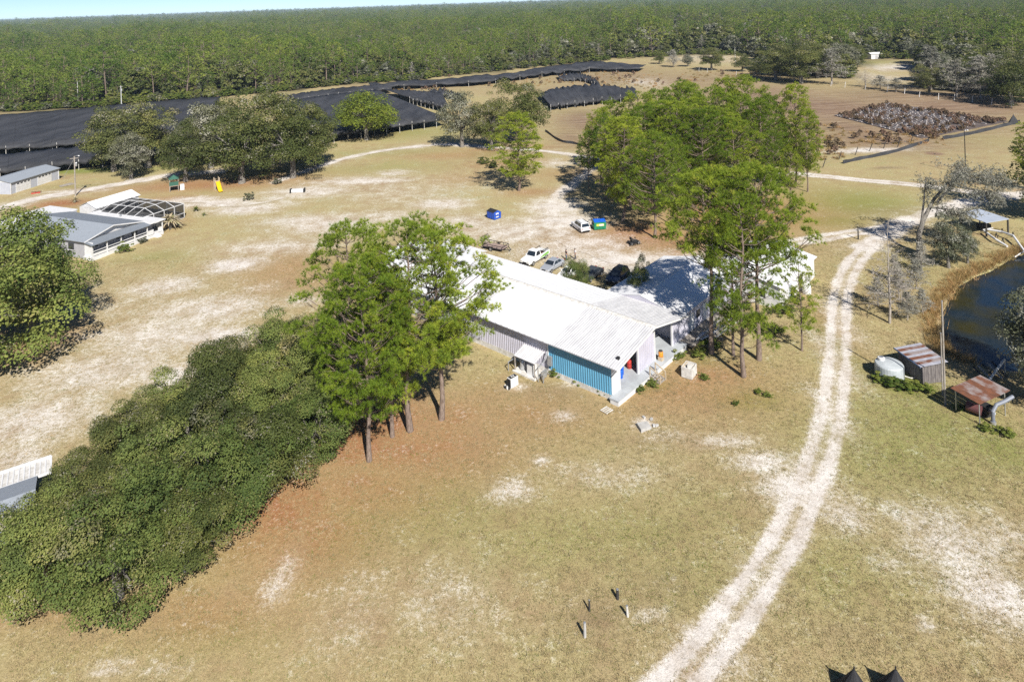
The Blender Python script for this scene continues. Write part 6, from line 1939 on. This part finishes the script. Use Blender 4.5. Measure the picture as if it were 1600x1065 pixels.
# ------------------------------------------------------------------ plant nursery block with dead stock
def nursery():
    A, B, C_, D_ = G(1306, 181), G(1388, 162), G(1572, 190), G(1442, 216)
    c = (A + B + C_ + D_) / 4
    o = thing('nursery_block', 'nursery block of pale pot rows with dead brown plants', 'nursery', c)
    pale = mat('pale_pot_cover', (0.46, 0.43, 0.41), (0.30, 0.27, 0.25), 1.0, 0.8)
    rng = random.Random(3)
    nr = 24
    MB().poly([(p - c) * 1.03 + Vector((0, 0, 0.14)) for p in (A, B, C_, D_)], 0.1).build('ground_cloth', mat('dark_ground_cloth', (0.13, 0.10, 0.085), (0.07, 0.055, 0.05), 0.6, 0.95), o)
    for i in range(nr):
        f = i / (nr - 1)
        a, b = A.lerp(B, f) - c, D_.lerp(C_, f) - c
        mb = MB()
        d = b - a
        L = d.length
        d.normalize()
        s = Vector((-d.y, d.x, 0))
        q = 0.0
        while q < L - 2.0:
            ln = rng.uniform(0.9, 1.5)
            if rng.random() < 0.86:
                p = a + d * q + s * rng.uniform(-0.2, 0.2)
                mb.bar(p + Vector((0, 0, 0.2)), p + d * ln + Vector((0, 0, 0.2)), 0.34, 0.3)
            q += ln + rng.uniform(0.6, 1.0)
        mb.build('pot_row', pale, o)['kind'] = 'stuff'
    rg = np.random.default_rng(6)
    n = 620
    u, v = rg.random(n), rg.random(n)
    P = np.array([tuple((A.lerp(B, x)).lerp(D_.lerp(C_, x), y)) for x, y in zip(u, v)])
    k = rg.random(n) < np.clip(0.12 + 0.9 * np.abs(u - 0.5) ** 1.5 * 2 + np.where((v > 0.8) | (v < 0.06), 0.4, 0), 0, 1)
    dead = oak_arrays(91, R=1.0, Ht=1.8, base=0.02, clumps=18, nleaf=420, S=0.28, trunk=0.04, rag=0.3, moss=0)
    p = Proto('dead_bush', dead, OBARK, DEAD, 1.8)
    scatter('dead_plants', P[k], rg.uniform(0.5, 1.0, k.sum()), rg.uniform(0, 6.28, k.sum()), np.zeros(k.sum(), int), [p.joined('dead_plants_kit')], 'dead brown nursery plants among the pale rows')
    # dry scrub among the torn netting
    m = 700
    zones = [(600, 700, 133, 142), (700, 860, 120, 135), (830, 1010, 110, 132), (930, 1040, 112, 140), (1060, 1200, 112, 128), (1270, 1320, 195, 250), (1330, 1480, 205, 228)]
    X, Y = [], []
    for i in range(m):
        z = zones[i % len(zones)]
        q = G(rg.uniform(z[0], z[1]), rg.uniform(z[2], z[3]))
        X.append(q.x)
        Y.append(q.y)
    tuft = tuft_proto(REED, 5, 30, 0.9, 0.10)
    scatter('dry_scrub', np.stack([X, Y, np.zeros(m)], -1), rg.uniform(0.6, 1.4, m), rg.uniform(0, 6.28, m), (rg.random(m) < 0.15).astype(int), [tuft, p.joined('dry_scrub_kit')], 'dry yellow scrub among the torn netting and field edges')

def tuft_proto(m, seed, n, L, Wd, spread=0.75, r=0.25):
    rng = np.random.default_rng(seed)
    C = np.zeros((n, 3))
    C[:, :2] = rng.normal(0, r, (n, 2))
    V, F = blades(rng, C, np.tile([0, 0, 1.0], (n, 1)), 1, L, Wd, spread, 0.05)
    V[:, 2] = np.maximum(V[:, 2], -0.01)
    return mesh_np('tuft', V, [(F, 0)], [m], np.clip(rng.normal(0.5, 0.22, len(F)), 0, 1))
nursery()

# ------------------------------------------------------------------ yard plants, play things, small clutter
def rosette(name, label, loc, n, L, Wd, m, droop, seed, trunk=0.0):
    rng = np.random.default_rng(seed)
    o = thing(name, label, 'plant', loc)
    V, F = [], []
    for i in range(n):
        a = i * 2.4 + rng.normal(0, 0.2)
        el = rng.uniform(0.1, 1.35)
        d = np.array([math.cos(a) * math.cos(el), math.sin(a) * math.cos(el), math.sin(el)])
        s = np.array([-math.sin(a), math.cos(a), 0])
        ln = L * rng.uniform(0.7, 1.1)
        b = len(V)
        for q, t in enumerate((0, 0.4, 0.75, 1.0)):
            p = d * ln * t + np.array([0, 0, trunk - droop * ln * t * t])
            p[2] = max(p[2], 0.03)
            w_ = Wd * (1 - 0.85 * t) * (0.7 if t == 0 else 1)
            V += [tuple(p - s * w_), tuple(p + s * w_)]
        for q in range(3):
            F.append((b + 2 * q, b + 2 * q + 1, b + 2 * q + 3, b + 2 * q + 2))
    V, F = np.array(V), np.array(F)
    link('leaves', mesh_np('rosette', V, [(F, 0)], [m], np.clip(np.repeat(rng.normal(0.5, 0.2, n), 3), 0, 1)), o)
    MB().tube([(0, 0, -0.1), (0, 0, trunk + 0.15)], [0.25, 0.18], 8).build('stem', OBARK, o)
    return o
PALE = leaf_mat('pale_frond', [(0.0, (0.30, 0.26, 0.15)), (0.6, (0.45, 0.40, 0.26)), (1.0, (0.20, 0.24, 0.08))], 0.2, 0.7, (0.3, 0.3, 0.1))
rosette('palm_plant', 'large drooping straw-coloured palm at the porch corner', G(266, 358), 90, 3.1, 0.26, PALE, 0.55, 3, 1.6)
rosette('cycad', 'bright green cycad on the mulch by the pool cage', G(306, 330), 40, 1.4, 0.12, LIME, 0.3, 4, 0.3)
rosette('cycad', 'small yellow-green cycad beside the larger one', G(319, 337), 30, 0.9, 0.10, LIME, 0.3, 5, 0.2)
rosette('cycad', 'pale spiky plant on the mulch bed by the utility pole', G(117, 316), 40, 1.7, 0.12, PALE, 0.3, 6, 0.3)
def shrub(label, px, py, h, k, wide=1.0, name='shrub'):
    plant(name, label, 'shrub', SH[k], G(px, py), h, px, wide)
shrub('round yellow-green shrub before the house porch railing', 195, 394, 1.7, 2, 1.2)
shrub('pale dry shrub beside the porch steps', 223, 380, 1.3, 1, 1.0)
shrub('small grey shrub on the sand near the slide', 389, 313, 2.0, 1, 0.9)
shrub('grey dead stump bush at the oaks\' right foot', 432, 288, 1.8, 1, 1.0)
shrub('green shrub behind the garage end', 104, 262, 2.4, 2, 0.9)
shrub('low shrub on the lawn left of the lone pine', 755, 256, 2.0, 0, 1.3)
shrub('low olive shrub under the mossy oaks', 770, 263, 2.2, 0, 1.2)
for i, (px, py, h) in enumerate(((888, 590, 0.7), (905, 598, 0.8), (925, 606, 0.7), (944, 617, 0.6), (1000, 612, 0.6), (1020, 604, 0.7), (1060, 560, 0.9), (1092, 556, 1.0), (1100, 592, 0.6), (1110, 545, 1.2), (1185, 615, 0.5), (1200, 620, 0.5), (1150, 632, 0.4), (868, 586, 0.8), (1240, 470, 1.3), (1225, 490, 1.5), (1190, 520, 1.2), (1215, 520, 1.0))):
    plant('weed_clump', 'leafy green weeds growing along the barn and wing foundations', 'weeds', SH[2], G(px, py), h, i * 1.1, 1.5, 'weeds at the foundations')
for i, (px, py, h) in enumerate(((1378, 596, 0.9), (1395, 603, 1.0), (1412, 606, 0.9), (1428, 610, 0.9), (1450, 612, 0.7), (1500, 640, 0.6), (1540, 672, 0.7), (1570, 680, 0.8))):
    plant('weed_clump', 'lush green weeds around the tank and rusty shed', 'weeds', SH[2], G(px, py), h, i * 1.3, 1.6, 'weeds at the tank')

def slide():
    a, b = G(345, 301), G(331, 290)
    o = thing('slide', 'yellow plastic slide under the large oaks', 'slide', a, heading(a, b))
    L = 2.6
    mb = MB()
    path = [(0, 0.25), (0.5, 0.35), (L, 2.0), (L + 0.35, 2.05)]
    V, F = [], []
    for x_, z in path:
        V += [(x_, -0.42, z + 0.22), (x_, -0.36, z), (x_, 0.36, z), (x_, 0.42, z + 0.22)]
    for i in range(3):
        for k in range(3):
            q = i * 4 + k
            F.append((q, q + 1, q + 5, q + 4))
    s = mb.add(V, F).build('chute', YELLOW, o)
    s.modifiers.new('thick', 'SOLIDIFY').thickness = 0.05
    for x_, y_ in ((L + 0.3, -0.5), (L + 0.3, 0.5), (L + 1.4, -0.5), (L + 1.4, 0.5)):
        box('post', x_ - 0.06, x_ + 0.06, y_ - 0.06, y_ + 0.06, 0, 2.9, LUMBER, o)
    box('platform', L + 0.25, L + 1.5, -0.55, 0.55, 1.96, 2.04, LUMBER, o)
    for k in range(5):
        box('rung', L + 1.46, L + 1.54, -0.45, 0.45, 0.3 + 0.35 * k, 0.36 + 0.35 * k, LUMBER, o)
    t = thing('play_tower', 'green canvas play tower beneath the large oaks', 'play tower', G(272, 298), 0.5)
    for x_, y_ in ((-0.9, -0.9), (0.9, -0.9), (-0.9, 0.9), (0.9, 0.9)):
        box('post', x_ - 0.07, x_ + 0.07, y_ - 0.07, y_ + 0.07, 0, 3.0, MATS['weathered_wood'], t)
    box('deck', -1.0, 1.0, -1.0, 1.0, 1.3, 1.4, MATS['weathered_wood'], t)
    box('side_panel', -0.95, 0.95, -0.99, -0.93, 1.42, 2.3, GREENP, t)
    box('side_panel', -0.99, -0.93, -0.9, 0.9, 1.42, 2.3, GREENP, t)
    MB().add([(-1.1, -1.1, 2.9), (1.1, -1.1, 2.9), (1.1, 1.1, 2.9), (-1.1, 1.1, 2.9), (0, 0, 3.8)], [(0, 1, 4), (1, 2, 4), (2, 3, 4), (3, 0, 4)]).build('roof', GREENP, t)
    box('bin', 1.3, 2.2, -0.6, 0.4, 0.0, 1.3, WHITE, t)
slide()

def clutter():
    o = thing('white_trough', 'white overturned trough with dark ends on the sandy field', 'trough', G(465, 301), heading(G(455, 301), G(475, 300)))
    box('shell', -1.35, 1.35, -0.5, 0.5, 0.1, 0.85, WHITE, o, bevel=0.12)
    for s in (-1, 1):
        box('end_frame', s * 1.55 - 0.1, s * 1.55 + 0.1, -0.6, 0.6, 0.0, 0.95, BLACK, o)
    s = thing('white_shed', 'tiny white shed at the far sandy clearing', 'shed', G(1366, 92), 0.2)
    box('wall', -3.6, 3.6, -2, 2, 0, 3.0, WHITE, s)
    MB().poly([(-3.9, -2.4, 2.95), (3.9, -2.4, 2.95), (3.9, 0, 3.9), (-3.9, 0, 3.9)], 0.1).build('roof_slope', WHITE, s)
    MB().poly([(-3.9, 0, 3.897), (3.9, 0, 3.897), (3.9, 2.4, 2.95), (-3.9, 2.4, 2.95)], 0.1).build('roof_slope', WHITE, s)
    box('door', -0.9, 0.9, -2.05, -2.003, 0, 2.2, SIDING, s)
    t = thing('tarp_shelter', 'bright blue tarp shelter in the far clearing', 'shelter', G(1193, 92), 0.1)
    MB().poly([(-5.5, -3, 3.4), (5.5, -3, 3.4), (5.5, 3, 4.2), (-5.5, 3, 4.2)], 0.1).build('tarp', mat('blue_tarp', (0.03, 0.12, 0.42), None, 2, 0.6), t)
    for x_ in (-5.2, 5.2):
        for y_ in (-2.8, 2.8):
            box('post', x_ - 0.08, x_ + 0.08, y_ - 0.08, y_ + 0.08, 0, 3.3 if y_ < 0 else 4.0, STEEL, t)
    far = [(1562, 36, 20, 'pale flat-roofed house far in the forest at the right'), (1478, 28, 16, 'white speck of a house among far trees at the right'), (892, 33, 12, 'long pale roof far in the forest centre'), (918, 32, 8, 'small white house beside the long far roof'), (1520, 42, 9, 'small pale house half hidden by far trees'), (1180, 41, 12, 'low pale house in a far forest gap')]
    for px, py, wd, lb in far:
        h = thing('far_house', lb, 'house', G(px, py), 0.1)
        box('wall', -wd, wd, -6, 6, 0, 5, DIRTYWHITE, h)
        MB().poly([(-wd - 1, -7, 4.9), (wd + 1, -7, 4.9), (wd + 1, 0, 8.5), (-wd - 1, 0, 8.5)], 0.3).build('roof_slope', WHITE, h)
        MB().poly([(-wd - 1, 0, 8.49), (wd + 1, 0, 8.49), (wd + 1, 7, 4.9), (-wd - 1, 7, 4.9)], 0.3).build('roof_slope', WHITE, h)
        for q in (-0.6, 0.0, 0.6):
            box('window', q * wd - 1, q * wd + 1, -6.1, -6.01, 1.5, 3.3, GLASS, h)
clutter()

# reeds round the pond
def reeds():
    rng = np.random.default_rng(17)
    pts = smooth_line(POND, 6)[4:70]
    P, S = [], []
    for i in range(750):
        k = rng.integers(0, len(pts) - 1)
        p = pts[k].lerp(pts[k + 1], rng.random())
        q = p + Vector((rng.normal(0, 0.55), rng.normal(0, 0.55), 0)) - Vector((0.7, 0, 0))
        P.append((q.x, q.y, -0.35))
        S.append(rng.uniform(0.6, 1.35))
    scatter('reeds', np.array(P), np.array(S), rng.uniform(0, 6.28, len(P)), rng.integers(0, 2, len(P)), [tuft_proto(REED, 1, 26, 1.0, 0.05, 0.6, 0.3), tuft_proto(REED, 2, 22, 0.8, 0.05, 0.8, 0.3)], 'dry golden reeds fringing the pond')
reeds()

def grass():
    rng = np.random.default_rng(23)
    n = 110000
    px = rng.uniform(-20, 1620, n)
    v = 1 / rng.uniform(1 / 1090.0, 1 / 380.0, n)
    Y = FOC * CAM_H / v
    X = (px - PX0) * Y / FOC
    m = masks(X, Y)
    bx = (X - BO.x) * math.cos(BROT) + (Y - BO.y) * math.sin(BROT)
    by = -(X - BO.x) * math.sin(BROT) + (Y - BO.y) * math.cos(BROT)
    on = (bx > -0.4) & (bx < 15) & (by > -0.2) & (by < 44.2)
    on |= (bx > 14) & (bx < 32) & (by > -0.8) & (by < 12)
    on |= (bx > 31) & (bx < 45) & (by > -5) & (by < 6)
    pond = inside_poly(X, Y, POND)
    keep = ~on & ~pond & (rng.random(n) > m['sand'] * 0.95) & (rng.random(n) > 0.35 * m['straw'])
    X, Y = X[keep], Y[keep]
    gr = m['green'][keep]
    pick = np.where(rng.random(len(X)) < 0.05 + 0.3 * gr, 2, rng.integers(0, 2, len(X)))
    scatter('dry_grass', np.stack([X, Y, ground_z(X, Y)], -1), rng.uniform(0.5, 1.25, len(X)), rng.uniform(0, 6.28, len(X)), pick,
            [tuft_proto(DRYGRASS, 1, 12, 0.13, 0.035, 1.1, 0.2), tuft_proto(DRYGRASS, 2, 9, 0.17, 0.035, 0.9, 0.15), tuft_proto(WEED, 3, 11, 0.12, 0.04, 1.1, 0.16)], 'dry tan grass tufts with some green')
grass()

# ------------------------------------------------------------------ thin air between the camera and the far forest
def haze():
    m = bpy.data.materials.new('haze')
    m.use_nodes = True
    nt = m.node_tree
    nt.nodes.remove(nt.nodes['Principled BSDF'])
    v = nt.nodes.new('ShaderNodeVolumePrincipled')
    v.inputs['Color'].default_value = (0.66, 0.82, 1.0, 1.0)
    v.inputs['Density'].default_value = 0.000075
    nt.links.new(v.outputs[0], nt.nodes['Material Output'].inputs['Volume'])
    o = MB().box(-16500, 16500, -120, 15500, -3.0, 46.0).build('haze', m)
    tag(o, 'thin bluish summer haze over the far forest', None, kind='stuff')
haze()
